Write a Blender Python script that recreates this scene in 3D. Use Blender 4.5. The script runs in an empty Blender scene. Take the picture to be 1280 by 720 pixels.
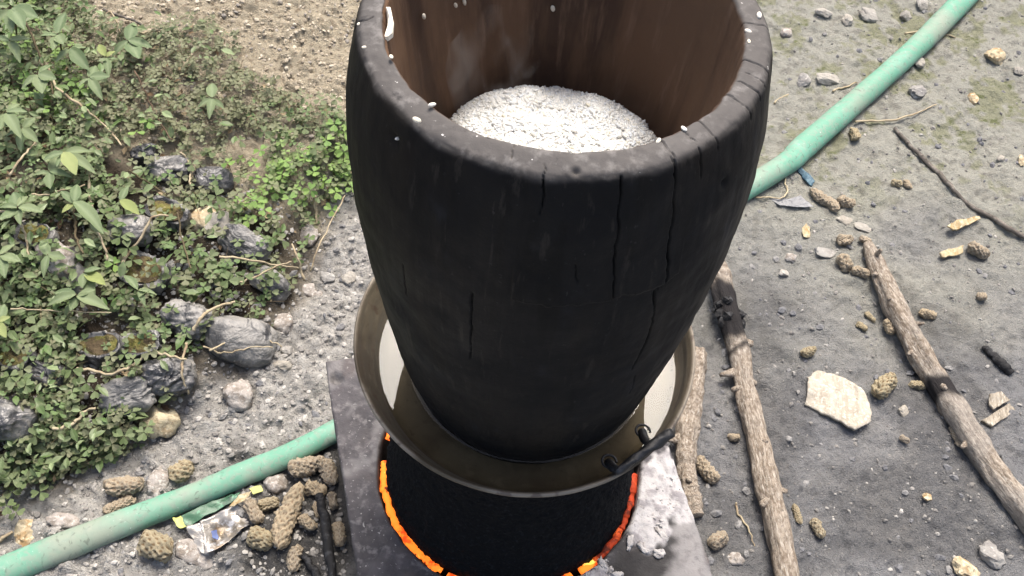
import bpy, math, random
import numpy as np
from mathutils import Vector, Matrix, Euler
random.seed(7); rng = np.random.default_rng(7)
SC = bpy.context.scene; COL = SC.collection
R = math.radians
# ------------------------------------------------------------------ camera
HD, ZC, F = 0.684961, 1.68, 1300.0
MW = np.array([[0.99208778, 0.12412731, -0.01882124],
               [0.11229508, -0.81031101, 0.57513988],
               [0.05613951, -0.57270279, -0.81783854]])
CAM = np.array([0, -HD, ZC])
cd = bpy.data.cameras.new('camera'); co = bpy.data.objects.new('camera', cd); COL.objects.link(co)
m = Matrix.Identity(4)
for i in range(3):
    m[i][0], m[i][1], m[i][2], m[i][3] = MW[i, 0], -MW[i, 1], -MW[i, 2], CAM[i]
co.matrix_world = m
cd.sensor_width = 36; cd.lens = 36 * F / 1280; cd.clip_start = .02; cd.clip_end = 200
SC.camera = co
# ------------------------------------------------------------------ light
SUN_EL, SUN_AZ = R(64), R(8)          # azimuth measured from +y towards +x
w = bpy.data.worlds.new('World'); SC.world = w; w.use_nodes = True
nt = w.node_tree; bg = nt.nodes['Background']
sk = nt.nodes.new('ShaderNodeTexSky'); sk.sky_type = 'NISHITA'; sk.sun_disc = False
sk.sun_elevation = SUN_EL; sk.sun_rotation = SUN_AZ; sk.air_density = 1.0; sk.dust_density = 6; sk.ozone_density = .6
nt.links.new(sk.outputs[0], bg.inputs[0]); bg.inputs[1].default_value = .145
sl = bpy.data.lights.new('sun', 'SUN'); sl.energy = 2.6; sl.angle = R(28); sl.color = (1, .96, .9)
so = bpy.data.objects.new('sun', sl); COL.objects.link(so)
sd = Vector((math.sin(SUN_AZ) * math.cos(SUN_EL), math.cos(SUN_AZ) * math.cos(SUN_EL), math.sin(SUN_EL)))
so.rotation_euler = sd.to_track_quat('Z', 'Y').to_euler(); so.location = sd * 6
SC.view_settings.view_transform = 'Standard'; SC.view_settings.look = 'None'
SC.view_settings.exposure = 0.84; SC.view_settings.gamma = 1

# ------------------------------------------------------------------ helpers
def tag(o, label=None, cat=None, group=None, kind=None):
    for k, v in (('label', label), ('category', cat), ('group', group), ('kind', kind)):
        if v: o[k] = v
    return o
def thing(name, label, cat, loc=(0, 0, 0), rz=0, group=None):
    o = bpy.data.objects.new(name, None); COL.objects.link(o)
    o.location = loc; o.rotation_euler = (0, 0, rz); o.empty_display_size = .02
    return tag(o, label, cat, group)
def mesh(name, V, Fc, mats, smooth=True, attrs=None, mi=None):
    V = np.asarray(V, np.float32); Fc = np.asarray(Fc, np.int32)
    me = bpy.data.meshes.new(name); n = Fc.shape[1]
    me.vertices.add(len(V)); me.vertices.foreach_set('co', V.ravel())
    me.loops.add(Fc.size); me.loops.foreach_set('vertex_index', Fc.ravel())
    me.polygons.add(len(Fc)); me.polygons.foreach_set('loop_start', np.arange(0, Fc.size, n, dtype=np.int32))
    for a, d in (attrs or {}).items():
        d = np.asarray(d, np.float32); vec = d.ndim == 2; at_ = me.attributes.new(a, 'FLOAT_VECTOR' if vec else 'FLOAT', 'POINT'); at_.data.foreach_set('vector' if vec else 'value', d.ravel())
    me.update(calc_edges=True); me.validate()
    me.polygons.foreach_set('use_smooth', np.full(len(me.polygons), smooth))
    for k in (mats if isinstance(mats, (list, tuple)) else [mats]): me.materials.append(k)
    if mi is not None: me.polygons.foreach_set('material_index', np.asarray(mi, np.int32))
    me.update(); return me
def link(name, me, parent=None, loc=(0, 0, 0), rot=(0, 0, 0), sc=(1, 1, 1)):
    o = bpy.data.objects.new(name, me); COL.objects.link(o)
    o.location = loc; o.rotation_euler = rot; o.scale = sc if hasattr(sc, '__len__') else (sc,) * 3
    if parent: o.parent = parent
    return o
def hsh(i, j, k, s):
    n = (i * 374761393 + j * 668265263 + k * 2147483647 + s * 144665) & 0xFFFFFFFF
    n = ((n ^ (n >> 13)) * 1274126177) & 0xFFFFFFFF
    n = ((n ^ (n >> 16)) * 2246822519) & 0xFFFFFFFF
    return ((n ^ (n >> 15)) & 0xFFFFFF) / float(0x7FFFFF) - 1
def noise3(x, y, z, s=0):
    x, y, z = np.broadcast_arrays(np.asarray(x, float), np.asarray(y, float), np.asarray(z, float))
    xi, yi, zi = [np.floor(a).astype(np.int64) for a in (x, y, z)]
    f = [a - b for a, b in ((x, xi), (y, yi), (z, zi))]; u = [a * a * a * (a * (a * 6 - 15) + 10) for a in f]
    r = 0
    for dx in (0, 1):
        for dy in (0, 1):
            for dz in (0, 1):
                r = r + hsh(xi + dx, yi + dy, zi + dz, s) * (u[0] if dx else 1 - u[0]) * (u[1] if dy else 1 - u[1]) * (u[2] if dz else 1 - u[2])
    return r
def noise2(x, y, s=0):
    x = np.asarray(x, float); y = np.asarray(y, float)
    xi, yi = np.floor(x).astype(np.int64), np.floor(y).astype(np.int64); fx, fy = x - xi, y - yi
    ux, uy = [a * a * a * (a * (a * 6 - 15) + 10) for a in (fx, fy)]
    h = lambda a, b: hsh(xi + a, yi + b, 0, s)
    return (h(0, 0) * (1 - ux) + h(1, 0) * ux) * (1 - uy) + (h(0, 1) * (1 - ux) + h(1, 1) * ux) * uy
def fbm3(P, sc, o=3, s=0, g=.5):
    return sum(g ** k * noise3(P[:, 0] * sc * 2 ** k, P[:, 1] * sc * 2 ** k, P[:, 2] * sc * 2 ** k, s + k) for k in range(o))
def fbm2(x, y, sc, o=3, s=0, g=.5):
    return sum(g ** k * noise2(x * sc * 2 ** k + 7.3 * k, y * sc * 2 ** k - 3.1 * k, s + k) for k in range(o))
def sst(a, b, x):
    t = np.clip((x - a) / (b - a), 0, 1); return t * t * (3 - 2 * t)
def quads(nu, nv, wrap=False):                      # rows nv, columns nu
    a = np.arange(nv - 1)[:, None] * nu; c = np.arange(nu if wrap else nu - 1)[None]
    d = (c + 1) % nu
    return np.stack([a + c, a + d, a + nu + d, a + nu + c], -1).reshape(-1, 4)
def smooth_path(P, n):
    P = np.asarray(P, float); P = np.vstack([2 * P[0] - P[1], P, 2 * P[-1] - P[-2]])
    out = []; k = len(P) - 3
    for t in np.linspace(0, k - 1e-6, n):
        i = int(t); f = t - i; p0, p1, p2, p3 = P[i:i + 4]
        out.append(.5 * (2 * p1 + (p2 - p0) * f + (2 * p0 - 5 * p1 + 4 * p2 - p3) * f * f + (3 * p1 - p0 - 3 * p2 + p3) * f ** 3))
    return np.array(out)
def tube(P, r, seg=10, cap=True, disp=None, flat=1):
    P = np.asarray(P, float); n = len(P); r = np.broadcast_to(r, (n,)).astype(float)
    T = np.gradient(P, axis=0); T /= np.linalg.norm(T, axis=1)[:, None] + 1e-12
    up = np.array([0, 0, 1.]) if abs(T[0, 2]) < .9 else np.array([1., 0, 0])
    a = np.arange(seg) / seg * 2 * math.pi; rows = []
    for i in range(n):
        s = np.cross(T[i], up); s /= np.linalg.norm(s) + 1e-12; up = np.cross(s, T[i])
        rr = r[i] * (1 + (disp(i / (n - 1), a) if disp else 0))
        rows.append(P[i] + (np.cos(a) * rr)[:, None] * s + (np.sin(a) * rr * flat)[:, None] * up)
    if cap:
        rows = [np.repeat(P[:1] - T[:1] * r[0] * .12, seg, 0)] + rows + [np.repeat(P[-1:] + T[-1:] * r[-1] * .12, seg, 0)]
    return np.vstack(rows), quads(seg, len(rows), True)
def join(parts):
    V, Fs, o = [], [], 0
    for v, f in parts: V.append(v); Fs.append(f + o); o += len(v)
    return np.vstack(V), np.vstack(Fs)
import bmesh
def ico(sub):
    b = bmesh.new(); bmesh.ops.create_icosphere(b, subdivisions=sub, radius=1)
    V = np.array([v.co[:] for v in b.verts]); Fs = np.array([[v.index for v in f.verts] for f in b.faces]); b.free(); return V, Fs
ICO = {k: ico(k) for k in (1, 2, 3, 4, 5)}
def lump(size, sub=3, amp=.25, sc=1.3, seed=0, facet=0, fine=0):
    V, Fs = ICO[sub]; V = V.copy()
    d = 1 + amp * fbm3(V + seed * 3.7, sc, 3, seed)
    if facet:
        r2 = np.random.default_rng(seed)
        for _ in range(facet):
            nrm = r2.normal(size=3); nrm /= np.linalg.norm(nrm); c = V @ nrm
            lim = r2.uniform(.55, .8); d = np.where(c * d > lim, lim / np.maximum(c, .01), d)
    if fine: d = d + fine * fbm3(V + seed, 6, 2, seed + 9)
    return V * d[:, None] * np.array(size), Fs
def rotm(tilt, tdir, yaw):
    n = len(yaw); out = np.zeros((n, 3, 3))
    c, s = np.cos(yaw), np.sin(yaw); Rz = np.zeros((n, 3, 3)); Rz[:, 0, 0] = c; Rz[:, 0, 1] = -s; Rz[:, 1, 0] = s; Rz[:, 1, 1] = c; Rz[:, 2, 2] = 1
    ax = np.stack([np.cos(tdir), np.sin(tdir), 0 * tdir], 1); K = np.zeros((n, 3, 3))
    K[:, 0, 2] = ax[:, 1]; K[:, 1, 2] = -ax[:, 0]; K[:, 2, 0] = -ax[:, 1]; K[:, 2, 1] = ax[:, 0]
    I = np.eye(3)[None]; Rt = I + np.sin(tilt)[:, None, None] * K + (1 - np.cos(tilt))[:, None, None] * (K @ K)
    return Rt @ Rz
def scatter(tV, tF, Rm, sc, t, rnd):
    n = len(t); sc = np.asarray(sc); sc = sc[:, None] * np.ones(3) if sc.ndim == 1 else sc
    V = np.einsum('nij,nvj->nvi', Rm, tV[None] * sc[:, None, :]) + t[:, None]
    Fs = tF[None] + (np.arange(n) * len(tV))[:, None, None]
    return V.reshape(-1, 3), Fs.reshape(-1, tF.shape[1]), np.repeat(rnd, len(tV))

# pixel of the photograph -> ray -> world point
def ray(px, py):
    d = np.stack([(np.asarray(px, float) - 640) / F, (np.asarray(py, float) - 360) / F, np.ones_like(np.asarray(px, float))], -1)
    return d @ MW.T
def at(px, py, z):
    d = ray(px, py); return CAM + d * ((np.asarray(z) - ZC) / d[..., 2])[..., None]
# ------------------------------------------------------------------ ground shape
FOOT = at(*np.array([(-900, 1000), (-300, 760), (-60, 660), (60, 610), (150, 560), (215, 528), (300, 455), (350, 420), (398, 300), (440, 235), (520, 110), (700, -160), (900, -500)]).T, 0)[:, :2]
def bank_d(x, y):
    best = np.full(np.shape(x), 1e9); sg = np.ones(np.shape(x))
    for a, b in zip(FOOT[:-1], FOOT[1:]):
        e = b - a; t = np.clip(((x - a[0]) * e[0] + (y - a[1]) * e[1]) / (e @ e), 0, 1)
        dx, dy = x - a[0] - t * e[0], y - a[1] - t * e[1]; d = np.hypot(dx, dy)
        cr = e[0] * dy - e[1] * dx
        k = d < best - 1e-9; best = np.where(k, d, best); sg = np.where(k, np.sign(cr), sg)
    return best * sg
def Hs(x, y):                                       # smooth height
    d = bank_d(x, y) + .02 * noise2(x * 9, y * 9, 3)
    return .055 * sst(-.02, .09, d) + .10 * sst(0, .55, d) + .25 * sst(.5, 3, d) + .007 * fbm2(x, y, 4.5, 2, 1) + .0035 * fbm2(x, y, 13, 2, 2)
def ashmask(x, y):
    return sst(.22, -.10, x - .25 * (y - .1) + .06 * fbm2(x, y, 6, 3, 11))
def H(x, y):
    x = np.asarray(x, float); y = np.asarray(y, float); d = bank_d(x, y); a = ashmask(x, y)
    rough = .55 + .45 * np.maximum(a, sst(0, .1, d))
    c = np.maximum(fbm2(x, y, 26, 2, 21), 0) * .012 + fbm2(x, y, 60, 2, 31) * .0048 + .0030 * fbm2(x, y, 130, 1, 41)
    near = sst(.36, .30, np.hypot(x, y))
    return Hs(x, y) + c * rough * (1 - .8 * near)
def gp(px, py):
    px = np.asarray(px, float); py = np.asarray(py, float); z = np.zeros_like(px)
    for _ in range(14):
        p = at(px, py, z); z = .5 * z + .5 * H(p[..., 0], p[..., 1])
    p = at(px, py, z); p[..., 2] = H(p[..., 0], p[..., 1]); return p
def ppm(p): return F / float((MW.T @ (np.asarray(p) - CAM))[2])      # pixels per metre there

# ------------------------------------------------------------------ materials
def mat(name, col, rough=.75, layers=(), bump=(), metal=0, spec=.35, emit=None, trans=0, coat=0, rrnd=None, seed=None):
    m_ = bpy.data.materials.new(name); m_.use_nodes = True; n = m_.node_tree.nodes; L = m_.node_tree.links
    p = n['Principled BSDF']; p.inputs['Roughness'].default_value = rough; p.inputs['Metallic'].default_value = metal
    p.inputs['Specular IOR Level'].default_value = spec; p.inputs['Coat Weight'].default_value = coat
    tc = n.new('ShaderNodeTexCoord'); oi = n.new('ShaderNodeObjectInfo')
    base = tc.outputs['Object']
    if seed:                                         # different grain on every copy
        ad = n.new('ShaderNodeVectorMath'); ad.operation = 'MULTIPLY_ADD'
        cx = n.new('ShaderNodeCombineXYZ')
        for k in range(3): L.new(oi.outputs['Random'], cx.inputs[k])
        ad.inputs[1].default_value = (seed, seed * 1.7, seed * .6); L.new(cx.outputs[0], ad.inputs[0]); L.new(base, ad.inputs[2]); base = ad.outputs[0]
    def fac(d):
        if 'attr' in d:
            a = n.new('ShaderNodeAttribute'); a.attribute_name = d['attr']; f = a.outputs['Fac']
        elif d.get('t') == 'rand': f = oi.outputs['Random']
        else:
            mp = n.new('ShaderNodeMapping'); mp.inputs['Scale'].default_value = d.get('st', (1, 1, 1)); 
            if d.get('gc'):
                ga = n.new('ShaderNodeAttribute'); ga.attribute_name = 'gc'; L.new(ga.outputs['Vector'], mp.inputs[0])
            else: L.new(base, mp.inputs[0])
            if d.get('t') == 'voro':
                tx = n.new('ShaderNodeTexVoronoi'); tx.inputs['Scale'].default_value = d['s']; f = tx.outputs['Distance']
            else:
                tx = n.new('ShaderNodeTexNoise'); tx.inputs['Scale'].default_value = d['s']; tx.inputs['Detail'].default_value = d.get('d', 5)
                tx.inputs['Roughness'].default_value = d.get('r', .6); tx.inputs['Distortion'].default_value = d.get('dist', 0); f = tx.outputs['Fac']
            L.new(mp.outputs[0], tx.inputs['Vector'])
        if 'lo' in d:
            mr = n.new('ShaderNodeMapRange'); mr.inputs[1].default_value = d['lo']; mr.inputs[2].default_value = d['hi']
            mr.interpolation_type = 'SMOOTHSTEP'; L.new(f, mr.inputs[0]); f = mr.outputs[0]
        k = d.get('amt', 1)
        if k != 1:
            mm = n.new('ShaderNodeMath'); mm.operation = 'MULTIPLY'; mm.inputs[1].default_value = k; L.new(f, mm.inputs[0]); f = mm.outputs[0]
        if 'and' in d:
            mm = n.new('ShaderNodeMath'); mm.operation = 'MULTIPLY'; L.new(f, mm.inputs[0]); L.new(fac(d['and']), mm.inputs[1]); f = mm.outputs[0]
        return f
    cur = n.new('ShaderNodeRGB'); cur.outputs[0].default_value = (*col, 1); cur = cur.outputs[0]
    for d in layers:
        mx = n.new('ShaderNodeMix'); mx.data_type = 'RGBA'; L.new(fac(d), mx.inputs[0]); L.new(cur, mx.inputs[6])
        mx.inputs[7].default_value = (*d['c'], 1); cur = mx.outputs[2]
    L.new(cur, p.inputs['Base Color'])
    if rrnd:
        mr = n.new('ShaderNodeMapRange'); L.new(fac(rrnd), mr.inputs[0]); mr.inputs[3].default_value = rough; mr.inputs[4].default_value = rrnd['to']; L.new(mr.outputs[0], p.inputs['Roughness'])
    prev = None
    for d in bump:
        b = n.new('ShaderNodeBump'); b.inputs['Strength'].default_value = d.get('k', 1); b.inputs['Distance'].default_value = d['h']
        L.new(fac(d), b.inputs['Height'])
        if prev: L.new(prev, b.inputs['Normal'])
        prev = b.outputs[0]
    if prev: L.new(prev, p.inputs['Normal'])
    if emit:
        p.inputs['Emission Strength'].default_value = emit; L.new(cur, p.inputs['Emission Color'])
    if trans:
        tr = n.new('ShaderNodeBsdfTranslucent'); L.new(cur, tr.inputs[0]); mx = n.new('ShaderNodeMixShader'); mx.inputs[0].default_value = trans
        L.new(p.outputs[0], mx.inputs[1]); L.new(tr.outputs[0], mx.inputs[2]); L.new(mx.outputs[0], n['Material Output'].inputs[0])
    return m_

m_ground = mat('ground_soil', (.255, .255, .257), .92, [
    dict(s=5, c=(.30, .295, .285), lo=.42, hi=.62), dict(s=60, c=(.165, .167, .172), lo=.5, hi=.66, amt=.7),
    dict(s=240, c=(.30, .295, .285), lo=.58, hi=.68, amt=.7), dict(s=380, c=(.07, .07, .075), lo=.56, hi=.66, amt=.65), dict(s=24, c=(.12, .12, .127), lo=.55, hi=.65, amt=.5, d=9, r=.75),
    dict(attr='ash', c=(.43, .41, .375)), dict(s=45, c=(.56, .54, .50), lo=.45, hi=.65, **{'and': dict(attr='ash')}),
    dict(s=170, c=(.11, .105, .10), lo=.56, hi=.66, amt=.75, **{'and': dict(attr='ash')}), dict(s=300, c=(.55, .53, .50), lo=.58, hi=.66, amt=.7, **{'and': dict(attr='ash')}),
    dict(attr='dirt', c=(.48, .415, .305)), dict(s=70, c=(.25, .20, .14), lo=.5, hi=.7, **{'and': dict(attr='dirt')}),
    dict(attr='soil', c=(.055, .042, .030)),
    dict(attr='pale', c=(.41, .40, .34)), dict(s=34, c=(.20, .19, .165), lo=.5, hi=.68, amt=.7, **{'and': dict(attr='pale')}),
    dict(attr='moss', c=(.26, .265, .15), amt=.8), dict(s=40, c=(.15, .17, .07), lo=.55, hi=.65, **{'and': dict(attr='moss')}), dict(attr='char', c=(.055, .053, .052))],
    [dict(s=90, h=.014, k=.9, d=9, r=.75), dict(s=330, h=.008, k=1)], spec=.2)
m_gravel = mat('gravel_stone', (.20, .19, .175), .9, [dict(attr='rnd', c=(.42, .40, .365), lo=.2, hi=1), dict(s=300, c=(.14, .13, .12), lo=.5, hi=.7, amt=.5)], [dict(s=500, h=.001)], spec=.2)
m_char = mat('charred_wood', (.0066, .0066, .0070), .58, [
    dict(s=3.2, c=(.012, .009, .0065), lo=.48, hi=.64, st=(1, 1, .6)), dict(s=60, c=(.004, .004, .004), lo=.5, hi=.64, st=(1, 1, .06), amt=.8), dict(s=7, c=(.011, .0115, .0135), lo=.55, hi=.72, amt=.9), dict(s=90, c=(.030, .026, .022), lo=.60, hi=.70, st=(1, 1, .12), amt=.7), dict(s=200, c=(.045, .043, .04), lo=.67, hi=.72, st=(1, 1, .35), amt=.6),
    dict(s=10, c=(.014, .012, .010), lo=.45, hi=.65, st=(1, 1, .25)), dict(s=26, c=(.017, .0175, .020), lo=.58, hi=.75, st=(1, 1, .5), amt=.8), dict(s=120, c=(.03, .03, .03), lo=.66, hi=.72, amt=.6),
    dict(attr='lip', c=(.088, .081, .076)), dict(s=75, c=(.19, .178, .168), lo=.5, hi=.72, amt=.7, **{'and': dict(attr='lip')}),
    dict(s=38, c=(.030, .028, .028), lo=.60, hi=.70, amt=.8, **{'and': dict(attr='lip')}),
    dict(s=130, c=(.55, .53, .5), lo=.70, hi=.74, d=3, **{'and': dict(attr='lip')}),
    dict(attr='inner', c=(.135, .080, .048)), dict(s=16, c=(.062, .037, .025), lo=.42, hi=.62, st=(1, 1, .10), **{'and': dict(attr='inner')}),
    dict(s=55, c=(.19, .12, .08), lo=.55, hi=.72, st=(1, 1, .05), amt=.7, **{'and': dict(attr='inner')}),
    dict(s=5, c=(.05, .035, .028), lo=.5, hi=.7, amt=.7, **{'and': dict(attr='inner')})],
    [dict(s=60, h=.0016, k=.5, st=(1, 1, .15)), dict(s=150, h=.0010, k=.45)], spec=.17, rrnd=dict(s=9, lo=.38, hi=.62, to=.78))
m_steel = mat('stained_pan_steel', (.092, .076, .051), .55, [
    dict(s=9, c=(.058, .044, .029), lo=.4, hi=.65), dict(s=45, c=(.125, .105, .073), lo=.5, hi=.7, amt=.6, st=(1, 1, 3)),
    dict(s=120, c=(.05, .035, .025), lo=.6, hi=.7, amt=.6), dict(s=28, c=(.06, .035, .022), lo=.6, hi=.68, amt=.7), dict(attr='edge', c=(.22, .19, .15)),
    dict(s=60, c=(.08, .06, .05), lo=.5, hi=.62, amt=.7, **{'and': dict(attr='edge')})],
    [dict(s=70, h=.0008, k=.5), dict(s=400, h=.0004, k=.5)], metal=.05, spec=.3, rrnd=dict(s=30, lo=.4, hi=.65, to=.6))
m_soot = mat('furry_soot', (.009, .0095, .0105), .9, [dict(s=200, c=(.024, .025, .028), lo=.54, hi=.70)], [dict(s=260, h=.006, k=1, st=(1, 1, .5))], spec=.08)
m_black = mat('blackened_iron', (.012, .012, .013), .45, [dict(s=80, c=(.03, .03, .032), lo=.5, hi=.7)], [dict(s=150, h=.002, k=.7)], spec=.4)
m_slab = mat('sooty_concrete', (.070, .064, .068), .72, [
    dict(s=14, c=(.040, .037, .040), lo=.4, hi=.65), dict(s=60, c=(.16, .15, .15), lo=.52, hi=.7, amt=.7), dict(s=160, c=(.30, .29, .28), lo=.62, hi=.68, amt=.8), dict(s=30, c=(.13, .12, .12), lo=.55, hi=.68, amt=.6),
    dict(s=6, c=(.115, .092, .082), lo=.48, hi=.68, amt=.6),
    dict(attr='soot', c=(.026, .024, .024)), dict(attr='dust', c=(.20, .19, .187)), dict(s=70, c=(.13, .12, .12), lo=.5, hi=.66, amt=.8, **{'and': dict(attr='dust')}),
    dict(attr='ash', c=(.38, .365, .36)), dict(s=45, c=(.22, .205, .21), lo=.45, hi=.62, **{'and': dict(attr='ash')}), dict(s=170, c=(.16, .15, .15), lo=.58, hi=.7, amt=.8, **{'and': dict(attr='ash')})],
    [dict(s=45, h=.004, k=.5), dict(s=190, h=.002, k=.7)], spec=.35, rrnd=dict(s=40, lo=.4, hi=.7, to=.9))
m_ashc = mat('white_ash', (.42, .40, .385), .95, [dict(s=70, c=(.30, .28, .27), lo=.45, hi=.62), dict(s=130, c=(.08, .075, .075), lo=.60, hi=.70)], [dict(s=160, h=.004, k=.8)], spec=.1)
m_hose = mat('green_hose_rubber', (.12, .29, .20), .62, [dict(s=14, c=(.13, .34, .245), lo=.4, hi=.7), dict(s=30, c=(.25, .36, .29), lo=.55, hi=.75, amt=.7, dist=1.5),
    dict(s=7, c=(.25, .25, .20), lo=.44, hi=.66, amt=.8), dict(s=70, c=(.2, .25, .20), lo=.48, hi=.64, amt=.7, dist=1), dict(s=45, c=(.09, .11, .085), lo=.58, hi=.68, amt=.6, dist=2), dict(s=220, c=(.45, .50, .44), lo=.66, hi=.72, amt=.8)], [dict(s=90, h=.001, k=.4)], spec=.35)
m_bark = mat('dry_bark', (.285, .24, .19), .85, [dict(s=3.2, c=(.165, .130, .098), lo=.43, hi=.60, st=(1, 1, .8), gc=1, d=6), dict(s=6, c=(.42, .375, .315), lo=.50, hi=.66, st=(1, 1, .30), gc=1, d=7),
    dict(s=9, c=(.13, .095, .065), lo=.57, hi=.66, amt=.85, st=(1, 1, .22), gc=1, d=6), dict(attr='grey', c=(.24, .225, .205), amt=.8), dict(s=150, c=(.12, .10, .085), lo=.58, hi=.68, amt=.7), dict(attr='char', c=(.022, .02, .02))],
    [dict(s=7, h=.006, k=.6, st=(1, 1, .25), gc=1, d=7), dict(s=260, h=.0015, k=.6)], spec=.15)
m_charl = mat('charcoal', (.016, .0155, .016), .7, [dict(s=90, c=(.05, .05, .052), lo=.52, hi=.68), dict(s=60, c=(.2, .195, .19), lo=.66, hi=.74)], [dict(s=150, h=.003)], spec=.3)
m_cob = mat('corn_cob', (.50, .405, .275), .9, [dict(s=45, c=(.40, .31, .205), lo=.4, hi=.65), dict(s=140, c=(.64, .56, .41), lo=.5, hi=.64), dict(t='rand', c=(.38, .33, .27), amt=.7), dict(attr='pit', lo=.5, hi=.95, c=(.19, .12, .07), amt=.75)], [dict(s=330, h=.003, k=.8)], spec=.15, seed=3)
m_cobp = mat('dry_pale_cob', (.55, .47, .30), .9, [dict(s=60, c=(.25, .18, .09), lo=.45, hi=.62), dict(s=170, c=(.58, .50, .34), lo=.5, hi=.64), dict(t='rand', c=(.38, .34, .27), amt=.5), dict(attr='pit', lo=.45, hi=.9, c=(.17, .105, .05), amt=.85)],
    [dict(s=330, h=.003, k=.8)], spec=.15, seed=3)
m_stone = mat('grey_stone', (.31, .30, .28), .88, [dict(s=30, c=(.2, .19, .18), lo=.4, hi=.65), dict(s=110, c=(.42, .40, .37), lo=.55, hi=.68), dict(t='rand', c=(.36, .32, .25), amt=.6)], [dict(s=120, h=.003, k=.7), dict(s=400, h=.001)], spec=.25, seed=2)
m_tan = mat('yellow_stone', (.40, .335, .225), .9, [dict(s=35, c=(.30, .20, .10), lo=.45, hi=.65), dict(s=120, c=(.6, .52, .36), lo=.5, hi=.66)], [dict(s=150, h=.003, k=.8)], spec=.2, seed=2)
m_clod = mat('ashy_clod', (.34, .31, .28), .95, [dict(s=60, c=(.22, .19, .16), lo=.42, hi=.62), dict(s=150, c=(.48, .45, .41), lo=.52, hi=.66)], [dict(s=110, h=.005, k=.9)], spec=.15, seed=2)
m_bag = mat('dusty_black_plastic', (.030, .030, .033), .30, [dict(s=16, c=(.17, .165, .155), lo=.42, hi=.60, amt=.85), dict(s=8, c=(.26, .245, .22), lo=.48, hi=.66, amt=.85), dict(s=26, c=(.02, .02, .022), lo=.56, hi=.66, st=(1, 1, .3), dist=1), dict(s=150, c=(.26, .24, .21), lo=.58, hi=.68, amt=.6)],
    [dict(s=20, h=.014, k=.5, dist=3, d=2), dict(s=60, h=.004, k=.4, dist=2), dict(s=240, h=.0015, k=.5)], spec=.65, rrnd=dict(s=14, lo=.45, hi=.68, to=.7), seed=3)
m_bagd = mat('faded_grey_plastic', (.055, .055, .056), .38, [dict(s=14, c=(.19, .185, .175), lo=.36, hi=.58, amt=.9), dict(s=7, c=(.29, .275, .25), lo=.46, hi=.66, amt=.8), dict(s=30, c=(.035, .035, .037), lo=.57, hi=.67, st=(1, 1, .3), dist=1), dict(s=150, c=(.33, .31, .28), lo=.58, hi=.68, amt=.6)],
    [dict(s=18, h=.012, k=.5, dist=3, d=2), dict(s=60, h=.005, k=.5, dist=2)], spec=.5, rrnd=dict(s=14, lo=.45, hi=.68, to=.75), seed=3)
m_bags = mat('mossy_bag_soil', (.10, .075, .045), .95, [dict(s=30, c=(.15, .14, .045), lo=.42, hi=.6), dict(s=110, c=(.26, .22, .12), lo=.58, hi=.7), dict(s=80, c=(.04, .03, .02), lo=.58, hi=.68)], [dict(s=130, h=.008, k=.9)], spec=.1, seed=3)
LEAF = [dict(attr='rnd', c=(.135, .205, .08), lo=.5, hi=.0), dict(attr='rnd', c=(.21, .33, .09), lo=.74, hi=.98)]
m_clov = mat('clover_leaf', (.19, .20, .115), .55, LEAF + [dict(s=25, c=(.19, .175, .11), lo=.5, hi=.68, amt=.6)], [dict(s=300, h=.001, k=.4)], spec=.3, trans=.3)
m_clov1 = mat('clover_grey_green', (.17, .21, .105), .55, [dict(t='rand', c=(.10, .145, .05)), dict(s=40, c=(.17, .18, .11), lo=.5, hi=.7, amt=.6)], [dict(s=300, h=.001, k=.4)], spec=.3, trans=.28)
m_clov2 = mat('clover_bright_green', (.17, .29, .08), .5, [dict(t='rand', c=(.24, .36, .10))], [dict(s=300, h=.001, k=.4)], spec=.3, trans=.35)
m_leaf = mat('broad_leaf', (.13, .19, .085), .45, [dict(t='rand', c=(.22, .27, .13), amt=.9), dict(s=50, c=(.25, .28, .17), lo=.52, hi=.66, amt=.6, dist=1.5), dict(attr='mid', c=(.26, .32, .18), amt=.7)], [dict(s=70, h=.003, k=.5)], spec=.4, trans=.25)
m_leafy = mat('yellowing_leaf', (.26, .31, .10), .5, [dict(t='rand', c=(.32, .37, .15), amt=.9), dict(s=60, c=(.28, .17, .06), lo=.6, hi=.7)], [dict(s=70, h=.002, k=.5)], spec=.35, trans=.3)
m_litter = mat('dead_leaf', (.16, .11, .065), .85, [dict(attr='rnd', c=(.34, .27, .17), lo=.3, hi=1), dict(attr='rnd', c=(.07, .045, .03), lo=.28, hi=0)], [dict(s=120, h=.002)], spec=.15)
m_stem = mat('pale_dry_stem', (.36, .30, .20), .8, [dict(s=40, c=(.22, .16, .10), lo=.45, hi=.65), dict(t='rand', c=(.42, .36, .24), amt=.6)], [dict(s=200, h=.001)], spec=.2)
m_stemd = mat('brown_stem', (.085, .055, .035), .75, [dict(s=60, c=(.16, .11, .07), lo=.5, hi=.7), dict(t='rand', c=(.11, .12, .05), amt=.5)], spec=.25)
m_twig = mat('weathered_twig', (.115, .10, .085), .85, [dict(s=50, c=(.22, .195, .165), lo=.5, hi=.66), dict(s=140, c=(.05, .042, .035), lo=.56, hi=.66)], [dict(s=200, h=.002)], spec=.2)
m_rice = mat('steamed_rice', (.90, .895, .865), .4, [dict(attr='rnd', c=(.80, .76, .64), lo=.93, hi=1), dict(attr='rnd', c=(.84, .87, .90), lo=.3, hi=0)], [], spec=.45, trans=.45)
m_grain = mat('stuck_rice', (.78, .70, .54), .5, [dict(t='rand', c=(.85, .82, .74))], [dict(s=300, h=.0005)], spec=.4)
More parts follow.
